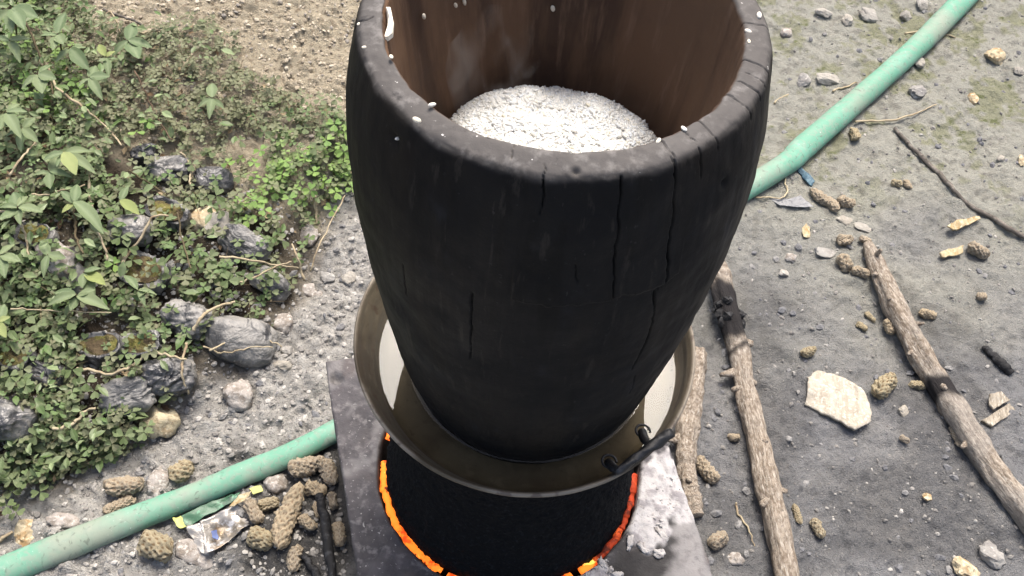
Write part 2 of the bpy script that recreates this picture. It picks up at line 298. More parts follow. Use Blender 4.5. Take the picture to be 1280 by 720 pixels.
m_pale = mat('pale_bark_piece', (.42, .38, .31), .85, [dict(s=30, c=(.33, .29, .23), lo=.4, hi=.65, st=(3, 1, 1)), dict(s=150, c=(.52, .48, .41), lo=.5, hi=.65), dict(s=90, c=(.22, .18, .13), lo=.64, hi=.7)], [dict(s=40, h=.006, k=.5, st=(4, 1, 1)), dict(s=200, h=.002)], spec=.2)
m_husk = mat('straw_husk', (.40, .335, .21), .8, [dict(s=40, c=(.32, .22, .10), lo=.45, hi=.65, st=(4, 1, 1)), dict(s=120, c=(.54, .47, .32), lo=.5, hi=.64)], [dict(s=90, h=.003, st=(4, 1, 1))], spec=.25, seed=2)
m_chip = mat('grey_wood_chip', (.33, .29, .23), .85, [dict(s=30, c=(.2, .17, .13), lo=.42, hi=.6, st=(6, 1, 1)), dict(s=90, c=(.46, .42, .35), lo=.52, hi=.66, st=(5, 1, 1))], [dict(s=60, h=.003, st=(6, 1, 1))], spec=.2, seed=2)
m_foil = mat('silver_wrapper', (.33, .31, .285), .34, [dict(s=20, c=(.17, .145, .11), lo=.45, hi=.65), dict(s=13, c=(.30, .19, .09), lo=.58, hi=.7, amt=.7), dict(s=60, c=(.62, .61, .6), lo=.55, hi=.7)], [dict(s=40, h=.006, k=.5, dist=1.5)], metal=.45, spec=.5)
m_wgreen = mat('wrapper_green', (.05, .12, .07), .4, [dict(s=30, c=(.03, .06, .04), lo=.5, hi=.7), dict(s=80, c=(.1, .27, .16), lo=.55, hi=.7)], [dict(s=60, h=.004, k=.5)], spec=.4)
m_wyel = mat('wrapper_yellow', (.42, .43, .12), .45, [dict(s=40, c=(.28, .30, .12), lo=.45, hi=.65)], [dict(s=60, h=.004, k=.5)], spec=.4)
m_wblue = mat('wrapper_blue_print', (.03, .055, .17), .4, [dict(s=60, c=(.06, .1, .25), lo=.45, hi=.65)], spec=.4)
m_blue = mat('blue_plastic', (.03, .075, .11), .5, [dict(s=90, c=(.09, .17, .21), lo=.45, hi=.65)], [dict(s=120, h=.003)], spec=.4)
m_film = mat('dusty_clear_film', (.20, .20, .202), .45, [dict(s=40, c=(.30, .30, .30), lo=.5, hi=.7)], [dict(s=60, h=.006, dist=1)], spec=.5)

# ------------------------------------------------------------------ ground
def axis_coords(lo, hi, step, far):
    a = list(np.arange(lo, hi, step)); s = step; x = lo; left = []
    while x > -far: s *= 1.35; x -= s; left.append(x)
    s = step; x = a[-1]; right = []
    while x < far: s *= 1.35; x += s; right.append(x)
    return np.array(left[::-1] + a + right)
gx = axis_coords(-1.62, 1.42, .0043, 40); gy = axis_coords(-.5, 1.86, .0043, 40)
X, Y = np.meshgrid(gx, gy); x, y = X.ravel(), Y.ravel()
fade = sst(6, 3, np.hypot(x, y)); Z = H(x, y) * np.maximum(fade, .0) + Hs(x, y) * (1 - fade)
ho = (np.abs(.943 * x + .333 * y) < .2) & (np.abs(-.333 * x + .943 * y) < .2)      # below the stove the ground stays flat
Z = np.where(ho, np.minimum(Z, .0), Z)
bd = bank_d(x, y); ash = ashmask(x, y) * sst(.03, -.03, bd + .03 * fbm2(x, y, 14, 2, 5))
upl = at(330, 40, .15); dd = np.hypot((x - upl[0]) / 1.0, (y - upl[1]) / .75)
dirt = sst(-.02, .05, bd + .03 * fbm2(x, y, 12, 2, 6))
soil = dirt * sst(.50, .72, dd + .12 * fbm2(x, y, 8, 3, 8)) * (1 - .25 * sst(0, .5, fbm2(x, y, 22, 2, 77)))
pale = sst(.42, .95, y - .35 * (x - .9) + .15 * fbm2(x, y, 5, 3, 9)) * sst(.12, .3, x) * .9
moss = sst(.05, .75, fbm2(x, y, 13, 4, 13, .8) + .45 * sst(1.0, 1.5, y) - .5 * np.abs(x - .62) ) * sst(.72, 1.05, y) * sst(.3, .42, x) * .85
pile = at(400, 650, 0); cdst = np.hypot((x - pile[0]) / .16, (y - pile[1]) / .15)
char = sst(1.25, .7, cdst + .3 * fbm2(x, y, 12, 3, 14)) * .85
for qx, qy, rx, ry in ((955, 560, .10, .30), (1180, 520, .10, .32), (925, 420, .12, .16), (900, 680, .12, .14), (1100, 640, .22, .12)):
    st_ = at(qx, qy, 0); char = np.maximum(char, .40 * sst(1.15, .25, np.hypot((x - st_[0]) / rx, (y - st_[1]) / ry) + .45 * fbm2(x, y, 11, 3, 15)))
thin_ash = at(300, 720, 0); ash = ash * (1 - .65 * sst(.22, .08, np.hypot(x - thin_ash[0], (y - thin_ash[1]) * 1.6)))  # ash colour thinned around this point, leaving darker grey ground
gme = mesh('ground', np.stack([x, y, Z], 1), quads(len(gx), len(gy)), m_ground, attrs=dict(ash=ash, dirt=dirt, soil=soil, pale=pale, moss=moss, char=char))
tag(link('ground', gme), kind='structure')
del X, Y
# loose gravel and crumbs: nobody could count them
def gravel(name, n, poly, smin, smax, seed, white):
    r2 = np.random.default_rng(seed)
    px = r2.uniform(poly[0], poly[1], n); py = r2.uniform(poly[2], poly[3], n); P = gp(px, py)
    keep = (np.abs(.943 * P[:, 0] + .333 * P[:, 1]) > .26) | (np.abs(-.333 * P[:, 0] + .943 * P[:, 1]) > .26)
    P = P[keep]; n = len(P); V, Fs = ICO[1]; V = V * (1 + .3 * noise3(V[:, 0] * 2, V[:, 1] * 2, V[:, 2] * 2, seed))[:, None]
    s = smin + (smax - smin) * r2.random(n) ** 5
    sc = s[:, None] * r2.uniform([.8, .6, .4], [1.3, 1, .8], (n, 3)); P[:, 2] += s * .12
    v, f, a = scatter(V, Fs, rotm(r2.normal(0, .4, n), r2.uniform(0, 6.3, n), r2.uniform(0, 6.3, n)), sc, P, np.clip(r2.random(n) ** 1.5 + white, 0, 1))
    me = mesh(name, v, f, m_gravel, smooth=False, attrs=dict(rnd=a)); return link(name, me)
tag(gravel('gravel', 11000, (-40, 520, 230, 740), 0.0009, .0070, 31, .12), 'loose pale ash crumbs and grit over the ground left of the stove', 'gravel', kind='stuff')
tag(gravel('gravel', 3600, (860, 1330, -40, 740), .0008, .0055, 32, -.05), 'fine grit scattered over the dark packed ground right of the stove', 'gravel', kind='stuff')
gt_ = gravel('gravel', 6500, (90, 470, -60, 175), .001, .0068, 33, .05); m_tang = mat('tan_gravel', (.30, .255, .19), .9, [dict(attr='rnd', c=(.52, .46, .36), lo=.2, hi=1), dict(attr='rnd', c=(.22, .21, .20), lo=.14, hi=.0)], [dict(s=400, h=.001)], spec=.15); gt_.data.materials[0] = m_tang
tag(gt_, 'loose tan gravel on top of the bank behind the plants', 'gravel', kind='stuff')

m_crumb = mat('soil_crumb', (.17, .17, .175), .95, [dict(attr='rnd', c=(.27, .262, .25), lo=.3, hi=1), dict(s=200, c=(.11, .11, .113), lo=.5, hi=.64, amt=.7)], [dict(s=260, h=.004, k=.8)], spec=.15)
def crumbs(n, poly, seed, white, label):
    o = gravel('soil_crumbs', n, poly, .0022, .0105, seed, white); o.data.materials[0] = m_crumb; o.location.z = -.0022; tag(o, label, 'soil', kind='stuff')
crumbs(1000, (850, 1330, -40, 740), 35, 0, 'low crumbs and flakes of grey soil pressed into the ground at right')
crumbs(900, (150, 500, 240, 740), 36, .3, 'low ashy soil crumbs pressed into the ground at left')
# ------------------------------------------------------------------ stove
A1 = np.array([.943, .333]); A2 = np.array([-.333, .943]); ZS = .2506
def in_poly(P, poly):
    c = np.zeros(len(P), bool); n = len(poly)
    for i in range(n):
        a, b = poly[i], poly[(i + 1) % n]
        k = (a[1] > P[:, 1]) != (b[1] > P[:, 1]); c ^= k & (P[:, 0] < (b[0] - a[0]) * (P[:, 1] - a[1]) / (b[1] - a[1] + 1e-12) + a[0])
    return c
def poly_dist(P, poly):                              # negative inside
    d = np.full(len(P), 1e9)
    for i in range(len(poly)):
        a, b = np.array(poly[i]), np.array(poly[(i + 1) % len(poly)]); e = b - a
        t = np.clip(((P - a) @ e) / (e @ e), 0, 1); d = np.minimum(d, np.linalg.norm(P - a - t[:, None] * e, axis=1))
    return np.where(in_poly(P, poly), -d, d)
stove = thing('concrete_stove', 'square sooty concrete stove block with a round fire hole under the pot', 'stove', (0, 0, 0))
L0, L1, B0, B1, RH = -.2475, .2465, .2296, -.262, .1965
na, nr = 420, 46
ang = np.linspace(0, 2 * math.pi, na, endpoint=False); ca, sa = np.cos(ang), np.sin(ang)
tx = np.where(ca > 0, L1, -L0) / np.maximum(np.abs(ca), 1e-6); ty = np.where(sa > 0, B0, -B1) / np.maximum(np.abs(sa), 1e-6)
ro = np.minimum(tx, ty); rows = []
prof = [(-.008, -.20), (-.004, -.12), (-.002, -.05), (-.0005, -.02), (0, -.006)]       # hole wall
for dr, dz in prof: rows.append(np.stack([(RH + dr) * ca, (RH + dr) * sa, np.full(na, ZS + dz)], 1))
for t in np.linspace(0, 1, nr) ** 1.0:
    rr = RH + .003 + (ro - .004 - RH - .003) * t; rows.append(np.stack([rr * ca, rr * sa, np.full(na, ZS)], 1))
for d, dz in ((.0015, -.0012), (0, -.004), (0, -.02), (0, -.045), (.0, -.06), (.012, -.063), (.016, -.07), (.016, -.15), (.012, -.27)):
    rr = ro - d; rows.append(np.stack([rr * ca, rr * sa, np.full(na, ZS + dz)], 1))
V = np.vstack(rows); W = np.stack([V[:, 0] * A1[0] + V[:, 1] * A2[0], V[:, 0] * A1[1] + V[:, 1] * A2[1], V[:, 2]], 1)
amp = fbm3(W, 30, 3, 51); edge_n = fbm3(W, 55, 2, 52); out = np.hypot(V[:, 0], V[:, 1])
W[:, 2] += .0022 * amp * (W[:, 2] > ZS - .1); W[:, :2] *= (1 + .006 * edge_n)[:, None]
rim_j = (np.abs(out - RH) < .012); W[:, :2] *= (1 + np.where(rim_j, .007 * fbm3(W, 22, 3, 53), 0))[:, None]
q = W[:, :2]
ashp = at(*np.array([(790, 590), (838, 556), (858, 600), (870, 640), (846, 650), (832, 646), (826, 672), (812, 690), (782, 668), (770, 672), (786, 640)]).T, ZS)[:, :2]
ashp2 = at(*np.array([(715, 722), (735, 706), (756, 697), (764, 706), (770, 735), (720, 740)]).T, ZS)[:, :2]
sootp = at(*np.array([(770, 672), (812, 690), (828, 652), (846, 650), (850, 680), (842, 730), (760, 740), (745, 706)]).T, ZS)[:, :2]
dustp = at(*np.array([(846, 648), (868, 640), (896, 730), (835, 740), (850, 690)]).T, ZS)[:, :2]
leftp = at(*np.array([(405, 452), (445, 448), (480, 520), (472, 585), (432, 610), (410, 520)]).T, ZS)[:, :2]
jit = .012 * fbm3(W, 40, 3, 54); topm = (W[:, 2] > ZS - .02)
asha = np.maximum(sst(.004, -.004, poly_dist(q, ashp) + jit), sst(.003, -.003, poly_dist(q, ashp2) + jit)) * topm
W[:, 2] += asha * (.0016 + .0024 * np.maximum(fbm3(W, 75, 2, 58), -.2)); soot_shade = sst(.012, -.012, poly_dist(q, sootp) + jit) * topm; dusta = np.maximum(sst(.01, -.01, poly_dist(q, dustp) + jit), .75 * sst(.02, -.03, poly_dist(q, leftp) + jit * 1.5) * sst(-.1, .5, fbm3(W, 26, 3, 57))) * topm
inn = (out < RH + .004) & (W[:, 2] < ZS - .004); soot_shade = np.where(inn, 1, soot_shade)
pit = at(np.array([421.]), np.array([474.]), ZS)[0]; dp = np.hypot((q[:, 0] - pit[0]) / 1.3, q[:, 1] - pit[1]); W[:, 2] -= .012 * sst(.011, .004, dp + jit * .3); soot_shade = np.maximum(soot_shade, .95 * sst(.011, .005, dp))  # small pit, its hollow also painted dark as shade through the soot mask
fq = quads(na, len(rows), True)
link('block', mesh('block', W, fq, m_slab, attrs=dict(ash=asha, soot=soot_shade, dust=dusta)), stove)
# crumbly white ash crust heaped beside the hole
r2 = np.random.default_rng(61); pts = []
while len(pts) < 260:
    px, py = r2.uniform(712, 850), r2.uniform(590, 725); p = at(px, py, ZS); P2 = np.array([p[:2]])
    d = min(poly_dist(P2, ashp)[0], poly_dist(P2, ashp2)[0])
    edgey = (d > -.010) if py > 655 else r2.random() < .12
    if d < 0 and np.hypot(p[0], p[1]) > RH + .002 and edgey: pts.append(p)
pts = np.array(pts); s = .0008 + .0020 * r2.random(len(pts)) ** 3
Vt, Ft = ICO[2]; Vt = Vt * (1 + .45 * fbm3(Vt, 2, 2, 62))[:, None]
v, f, a = scatter(Vt, Ft, rotm(r2.normal(0, 1, len(pts)), r2.uniform(0, 6.3, len(pts)), r2.uniform(0, 6.3, len(pts))), s[:, None] * np.array([1.5, 1.2, .5]), pts + np.array([0, 0, .0006]), s)
tag(link('ash_crust', mesh('ash_crust', v, f, m_ashc), stove), kind='stuff')
for k, (px, py, sx, sy) in enumerate(((823, 692, .008, .006), (788, 677, .013, .005), (804, 686, .010, .005), (826, 668, .005, .011), (752, 704, .008, .005), (771, 719, .008, .005))):
    p = at(px, py, ZS); v, f = lump((sx, sy, .003), 3, .5, 2.2, 640 + k, fine=.15)
    link('ash_clinker', mesh('ash_clinker', v, f, m_ashc), stove, (p[0], p[1], ZS + .0015), (0, 0, k * 1.3))

# ------------------------------------------------------------------ fire in the gap
def ember_mat(name, c0, c1, c2, e):
    return mat(name, c0, .8, [dict(s=38, c=c1, lo=.50, hi=.62), dict(s=30, c=c2, lo=.55, hi=.63, dist=.5), dict(s=95, c=(.10, .012, .004), lo=.60, hi=.68)], emit=e)
m_em1 = ember_mat('glowing_ember', (1, .21, .02), (.55, .05, .006), (1, .60, .10), .8)
m_em2 = ember_mat('fading_ember', (.33, .035, .008), (.07, .01, .004), (.75, .12, .02), .15)
fire = thing('fire', 'orange glowing embers in the ring shaped gap around the sooty pot', 'fire', (0, 0, ZS - .02))
def hole_ang(px, py): p = at(px, py, ZS); return math.degrees(math.atan2(p[1], p[0]))
ea = [((487, 538), (484, 545), m_em1), ((474, 572), (475, 608), m_em1), ((475, 608), (492, 660), m_em1), ((492, 660), (549, 714), m_em1), ((558, 716), (588, 734), m_em1), ((592, 735), (640, 742), m_em2), ((645, 743), (697, 728), m_em2), ((702, 724), (716, 717), m_em1), ((728, 712), (750, 700), m_em1), ((749, 701), (783, 659), m_em2), ((784, 658), (801, 588), m_em2)]
for k, (a, b, mm) in enumerate(ea):
    t0, t1 = hole_ang(*a), hole_ang(*b)
    if t1 - t0 > 180: t1 -= 360
    if t0 - t1 > 180: t1 += 360
    n = max(12, int(abs(t1 - t0) * 2.2)); th = np.radians(np.linspace(t0, t1, n))
    wob = .0012 * noise2(th * 14, th * 0 + k, 71)
    P = np.stack([(.1892 + wob) * np.cos(th), (.1892 + wob) * np.sin(th), .004 * noise2(th * 9, th * 0 + 3, 72) + .0045], 1)
    v, f = tube(P, 0.0057 * (1 + .30 * noise2(th * 18, th * 0, 73) + .20 * noise2(th * 60, th * 0, 74)), 10, flat=.7)
    link('ember', mesh('ember', v, f, mm), fire)

# ------------------------------------------------------------------ pot, water
pot = thing('cooking_pot', 'deep soot covered pot with a wide flared brim holding water', 'pot', (0, 0, 0))
def lathe(pr, seg, noise=None):
    pr = np.asarray(pr); a = np.arange(seg) / seg * 2 * math.pi
    V = np.stack([np.outer(pr[:, 0], np.cos(a)), np.outer(pr[:, 0], np.sin(a)), np.repeat(pr[:, 1:2], seg, 1)], -1).reshape(-1, 3)
    return V, quads(seg, len(pr), True)
ZR, ZW = .608, .5645
brim = smooth_path([(.03, .550), (.10, .550), (.15, .551), (.168, .553), (.1790, .557), (.1860, .565), (.1925, .580), (.1970, .592), (.2005, .6005), (.2045, .6065), (.2070, .608), (.2088, .6055), (.2078, .602), (.2035, .597), (.1975, .583), (.188, .560)], 90)
V, Fq = lathe(brim, 220); th = np.arctan2(V[:, 1], V[:, 0]); rr = np.hypot(V[:, 0], V[:, 1])
V[:, 0] += .006 * sst(.2045, .196, rr) * sst(.604, .575, V[:, 2]); V[:, 2] += .0007 * np.sin(rr * 900 + 2 * noise2(th * 5, rr * 60, 84)) * sst(.18, .19, rr) * sst(.206, .2, rr) + (.0018 * np.sin(2 * th + .7) + .0007 * noise2(th * 9, th * 0, 81)) * sst(.18, .206, rr)
edge = np.repeat(sst(50, 56, np.arange(90)), 220) * sst(-.7, .3, noise2(th * 4, rr * 40, 82))
link('brim', mesh('brim', V, Fq, m_steel, attrs=dict(edge=edge)), pot)
body = smooth_path([(.190, .562), (.180, .545), (.170, .52), (.164, .48), (.163, .43), (.168, .37), (.177, .30), (.183, .25), (.183, .17), (.172, .10), (.12, .07), (.02, .065)], 190)
V, Fq = lathe(body, 420); nn = np.maximum(fbm3(V, 120, 2, 83), -.4); V[:, :2] *= (1 + .013 * nn + .012 * np.maximum(fbm3(V, 260, 1, 85), 0) ** 2)[:, None]
link('soot_body', mesh('soot_body', V, Fq, m_soot), pot)
# handle: a blackened bar on two lugs
hz = .613
p1, p2 = at(770, 591, hz), at(839, 541, hz); e = p2 - p1
hb = np.array([p1 + e * t + np.array([0, 0, .003 * math.sin(t * math.pi)]) for t in np.linspace(0, 1, 22)])
v, f = tube(hb, np.interp(np.linspace(0, 1, 22), [0, .1, .45, .62, .75, 1], [.0032, .0048, .0052, .0064, .0074, .0058]), 14, disp=lambda t, a: .13 * np.sin(3 * a + 20 * t))
han = link('handle', mesh('handle', v, f, m_black), pot)
for k, (a, b, c) in enumerate((((761, 579, .588), (768, 586, .606), (776, 588, .613)), ((803, 541, .588), (806, 550, .606), (815, 559, .613)))):
    P = smooth_path([at(*a), at(*b), at(*c)], 10); v, f = tube(P, np.linspace(.006, .0045, 10), 10)
    link('lug', mesh('lug', v, f, m_black), han)
    P0 = at(a[0], a[1], a[2] - .001); th = np.linspace(0, 4.6, 20); P = np.stack([P0[0] + .0085 * np.cos(th), P0[1] + .0085 * np.sin(th), P0[2] + .0006 * th + .003], 1)
    v, f = tube(P, .0016, 6); link('wire_loop', mesh('wire_loop', v, f, m_black), han)
# water
mw = bpy.data.materials.new('water'); mw.use_nodes = True; n = mw.node_tree.nodes; Lk = mw.node_tree.links; n.remove(n['Principled BSDF'])
fr = n.new('ShaderNodeFresnel'); fr.inputs[0].default_value = 1.31; gl = n.new('ShaderNodeBsdfGlossy'); gl.inputs['Roughness'].default_value = .01
tr = n.new('ShaderNodeBsdfTransparent'); tr.inputs[0].default_value = (.93, .91, .84, 1); mx = n.new('ShaderNodeMixShader')
tn = n.new('ShaderNodeTexNoise'); tn.inputs['Scale'].default_value = 26; bp = n.new('ShaderNodeBump'); bp.inputs['Distance'].default_value = .0007; bp.inputs['Strength'].default_value = .5
tcw = n.new('ShaderNodeTexCoord'); Lk.new(tcw.outputs['Object'], tn.inputs['Vector']); Lk.new(tn.outputs[0], bp.inputs['Height'])
Lk.new(fr.outputs[0], mx.inputs[0]); Lk.new(tr.outputs[0], mx.inputs[1]); Lk.new(gl.outputs[0], mx.inputs[2]); Lk.new(mx.outputs[0], n['Material Output'].inputs[0])
wr = np.concatenate([[.136, .1450, .1470, .1490], np.linspace(.1515, .1840, 24), [.1850, .1864]])
wz = np.concatenate([[.0025, .0018, .0007, .0001], np.zeros(24), [.0, .0001]])
V, Fq = lathe(np.stack([wr, wz], 1), 260); th = np.arctan2(V[:, 1], V[:, 0]); rr = np.hypot(V[:, 0], V[:, 1])
k = (rr > .17); V[:, :2] *= (1 + np.where(k, .004 * fbm3(V, 60, 2, 91) * sst(-.2, -.6, np.cos(th)), 0))[:, None]
tag(link('water', mesh('water', V, Fq, mw), None, (.0062, 0, ZW)), 'still shallow water around the foot of the wooden steamer in the pot', 'water')

# ------------------------------------------------------------------ wooden steamer
steam_t = thing('wooden_steamer', 'tall charred hollow log steamer with cracked rim standing in the pot', 'steamer', (.0137, 0, 0)); steam_t.rotation_euler = (0, -.0127, 0)
outer = [(.118, .548), (.139, .549), (.1415, .553), (.1435, .565), (.148, .58), (.157, .62), (.1665, .68), (.1745, .735), (.182, .80), (.1875, .86), (.1905, .92), (.1905, .97), (.1875, 1.02), (.183, 1.052), (.179, 1.073), (.1760, 1.087), (.1742, 1.0935), (.1718, 1.0975), (.1685, 1.1005), (.160, 1.1030), (.1530, 1.1040), (.1503, 1.1030), (.1490, 1.1005), (.1483, 1.095), (.147, 1.08), (.143, 1.03), (.136, .97), (.128, .91), (.122, .86), (.118, .82), (.05, .815)]
dense = smooth_path(outer, 6000); sa_ = np.concatenate([[0], np.cumsum(np.linalg.norm(np.diff(dense, axis=0), axis=1))])
def s_of(z_, r_): i = np.argmin((dense[:, 1] - z_) ** 2 + (dense[:, 0] - r_) ** 2); return sa_[i]
S_LO, S_LI = s_of(1.0975, .1718), s_of(1.1015, .1493)
ss = np.concatenate([np.arange(0, S_LO - .02, .0026), np.arange(S_LO - .02, S_LI + .01, .0013), np.arange(S_LI + .01, sa_[-1], .0045)])
pr = np.stack([np.interp(ss, sa_, dense[:, 0]), np.interp(ss, sa_, dense[:, 1])], 1)
front = np.radians(np.linspace(-200, 20, 700, endpoint=False)); back = np.radians(np.linspace(20, 160, 190, endpoint=False))
TH = np.concatenate([front, back]); ns = len(TH)
V = np.stack([np.outer(pr[:, 0], np.cos(TH)), np.outer(pr[:, 0], np.sin(TH)), np.repeat(pr[:, 1:2], ns, 1)], -1)
sg = np.repeat(ss[:, None], ns, 1); tg = np.repeat(TH[None], len(ss), 0); rg = np.repeat(pr[:, :1], ns, 1)
def surf(px, py):                                    # pixel -> (theta, arc) on the outer surface
    d = ray(px, py); t = np.linspace(.3, 1.8, 3000); P = CAM + t[:, None] * d; P[:, 0] -= .0137 - .0127 * P[:, 2]; rad = np.hypot(P[:, 0], P[:, 1])
    k = (sa_ < S_LO + .012); prf = np.interp(P[:, 2], dense[k, 1][:], dense[k, 0][:], left=0, right=0)
    h = np.where(rad < prf)[0]
    if not len(h): h = [np.argmin(rad - prf)]
    P = P[h[0]]; i = np.argmin(np.where(k, np.abs(dense[:, 1] - P[2]), 9)); a = math.atan2(P[1], P[0])
    return (a if a < R(20) else a - 2 * math.pi), sa_[i]
lipth = lambda px, py: (lambda p: math.atan2(p[1], p[0]))(at(px, py, 1.102))
cr = []                                              # (theta, s) polylines, width, depth
for pts_, wd, dp_ in (([(840, 192), (843, 222), (843, 250), (839, 285), (834, 318), (831, 345)], .0010, .008), ([(831, 345), (826, 358), (818, 365)], .0010, .006), ([(818, 365), (818, 390), (810, 420), (800, 440), (790, 462)], .0009, .007),
        ([(777, 222), (773, 262), (770, 300), (766, 345), (763, 373)], .0008, .006), ([(591, 366), (590, 405), (587, 447)], .0008, .006), ([(681, 220), (679, 245), (676, 268)], .0010, .006), ([(873, 186), (876, 205), (875, 222)], .0010, .006), ([(505, 330), (508, 365)], .0008, .004), ([(720, 330), (719, 352)], .0007, .003), ([(795, 470), (787, 492)], .0008, .004)):
    cr.append(([surf(*p_) for p_ in pts_], wd, dp_))
for (px, py), wd, f0, f1 in (((943, 82), .0012, 0, 1), ((938, 96), .0006, .2, .7), ((932, 108), .0010, .15, .8), ((918, 126), .0012, .1, .95), ((881, 160), .0013, .1, 1), ((866, 176), .0006, .4, .9), ((832, 185), .0012, 0, .9), ((682, 206), .0008, .05, .5), ((640, 196), .0005, .5, .9), ((460, 21), .0015, .05, .6), ((945, 33), .0009, .2, 1)):
    t_ = lipth(px, py); t_ = t_ if t_ < R(20) else t_ - 2 * math.pi
    cr.append(([(t_ + .006 * math.sin(i * 2.1), S_LO - .012 + (S_LI + .006 - S_LO + .012) * (f0 + (f1 - f0) * i / 5)) for i in range(6)], wd * .75, .0032))
disp = np.zeros_like(rg)
Pn = np.stack([V[..., 0], V[..., 1], V[..., 2]], -1).reshape(-1, 3)
low = (.0013 * noise3(Pn[:, 0] * 9, Pn[:, 1] * 9, Pn[:, 2] * 5, 101) + .0009 * fbm3(Pn, 34, 2, 102) + .0003 * noise3(Pn[:, 0] * 150, Pn[:, 1] * 150, Pn[:, 2] * 12, 103)).reshape(rg.shape)
disp += low
wob_t = .0022 * noise2(sg * 130, sg * 0 + 5, 104) / .18 + .003 * noise2(sg * 40, sg * 0 + 9, 105) / .18
for pl, wd, dp_ in cr:
    smin, smax = min(p_[1] for p_ in pl) - .006, max(p_[1] for p_ in pl) + .006
    rows_ = np.where((ss > smin) & (ss < smax))[0]
    if not len(rows_): continue
    sl_ = slice(rows_[0], rows_[-1] + 1); U = (tg[sl_] + wob_t[sl_] * .32) * .175; S_ = sg[sl_]; best = np.full(U.shape, 9.)
    for (ta, sA), (tb, sB) in zip(pl[:-1], pl[1:]):
        ax, ay, bx, by = ta * .175, sA, tb * .175, sB; ex, ey = bx - ax, by - ay
        t_ = np.clip(((U - ax) * ex + (S_ - ay) * ey) / (ex * ex + ey * ey + 1e-12), 0, 1); best = np.minimum(best, np.hypot(U - ax - t_ * ex, S_ - ay - t_ * ey))
    wv = wd * (.58 + .30 * noise2(S_ * 55, S_ * 0 + wd * 9e3, 109)); disp[sl_] -= dp_ * np.exp(-(best / wv) ** 2)
# shallow step where a scorched flake has split away
cl = [surf(*p_) for p_ in [(640, 372), (665, 379), (700, 382), (740, 377), (775, 370), (815, 360), (845, 345)]]
ta = np.array([c[0] for c in cl]); sA = np.array([c[1] for c in cl]); o_ = np.argsort(ta)
line = np.interp(tg, ta[o_], sA[o_], left=-9, right=-9); dl = sg - line + .002 * noise2(tg * 30, sg * 0, 106)
disp += np.where((line > 0), .0034 * sst(0, .0025, dl) * sst(.05, .004, dl), 0)
# pits and dents
for (px, py, wd) in ((492, 172, .006), (905, 230, .004), (720, 215, .003)):
    t_, s_ = surf(px, py); dq = np.hypot((tg - t_) * .18, sg - s_); disp -= .004 * np.exp(-(dq / wd) ** 2)
chipn = np.maximum(fbm3(Pn, 48, 3, 108).reshape(rg.shape) - .15, 0); disp -= chipn * (.0022 * np.exp(-((sg - S_LI) / .004) ** 2) + .0012 * np.exp(-((sg - S_LO) / .005) ** 2)) + .0006 * np.abs(fbm3(Pn, 90, 2, 110).reshape(rg.shape)) * ((sg > S_LO) & (sg < S_LI))
dr_ = np.gradient(pr, axis=0); nrm = np.stack([dr_[:, 1], -dr_[:, 0]], 1); nrm /= np.linalg.norm(nrm, axis=1)[:, None] + 1e-12
rr2 = rg + disp * nrm[:, 0][:, None]; zz = V[..., 2] + disp * nrm[:, 1][:, None]
V = np.stack([rr2 * np.cos(tg), rr2 * np.sin(tg), zz], -1).reshape(-1, 3)
nz = (.012 * fbm3(Pn, 24, 3, 107)).reshape(rg.shape)
lip = sst(S_LO - .006, S_LO + .006, sg + nz * .35) * sst(S_LI + .003, S_LI - .003, sg + nz * .2)
inner = sst(S_LI - .003, S_LI + .003, sg + nz * .2)
fq = quads(ns, len(ss), True)
link('body', mesh('body', V, fq[:, ::-1][:, [0, 1, 2, 3]], m_char, attrs=dict(lip=lip.ravel(), inner=inner.ravel())), steam_t)
# ------------------------------------------------------------------ rice
GV, GF = ICO[2]; GV = GV * np.array([1, .40, .36]); GV[:, 2] += .12 * (GV[:, 0] ** 2) * .5
RZ = .893
def rz(x_, y_): r_ = np.hypot(x_, y_); return .906 + .046 * (1 - (r_ / .122) ** 3.6) + .0062 * fbm2(x_, y_, 24, 2, 111)
n_ = 15000; r2 = np.random.default_rng(112); rad = .1235 * np.sqrt(r2.random(n_)); a_ = r2.uniform(0, 2 * math.pi, n_)
gx_, gy_ = rad * np.cos(a_), rad * np.sin(a_); P = np.stack([gx_, gy_, rz(gx_, gy_) + r2.uniform(-.0014, .0010, n_)], 1)
P[:, 2] += np.where(r2.random(n_) < .03, .0022, 0)
V, Fs, a = scatter(GV, GF, rotm(np.abs(r2.normal(0, .38, n_)), r2.uniform(0, 6.3, n_), r2.uniform(0, 6.3, n_)), np.repeat(.0037, n_) * r2.uniform(.8, 1.2, n_), P, r2.random(n_))
u = np.linspace(.002, .124, 40); dv, df = lathe(np.stack([u, u * 0], 1), 120); dv[:, 2] = rz(dv[:, 0], dv[:, 1]) + .0006
df3 = np.vstack([df[:, [0, 1, 2]], df[:, [0, 2, 3]]])
V2, F2 = join([(V, Fs), (dv, df3)])
tag(link('rice', mesh('rice', V2, F2, m_rice, attrs=dict(rnd=np.concatenate([a, np.full(len(dv), .5)]))), None, (.005, 0, -.003)), 'heap of white steamed rice inside the wooden steamer', 'rice', kind='stuff')
def inner_hit(px, py):
    d = ray(px, py); t = np.linspace(.5, 1.8, 4000); P = CAM + t[:, None] * d - np.array([.003, 0, 0]); rad = np.hypot(P[:, 0], P[:, 1])
    k = sa_ > S_LI; o_ = np.argsort(dense[k, 1]); pr_ = np.interp(P[:, 2], dense[k, 1][o_], dense[k, 0][o_])
    h = np.where((P[:, 2] < 1.10) & (rad > pr_) & (P[:, 1] > -.05) & (np.gradient(rad) > 0))[0]; return P[h[0]] + np.array([.003, 0, 0]) if len(h) else at(px, py, 1.1)
grain_me = [mesh('rice_grain', GV * np.array([1, 1.25 + .3 * k, 1.2]), GF, m_grain) for k in range(2)]
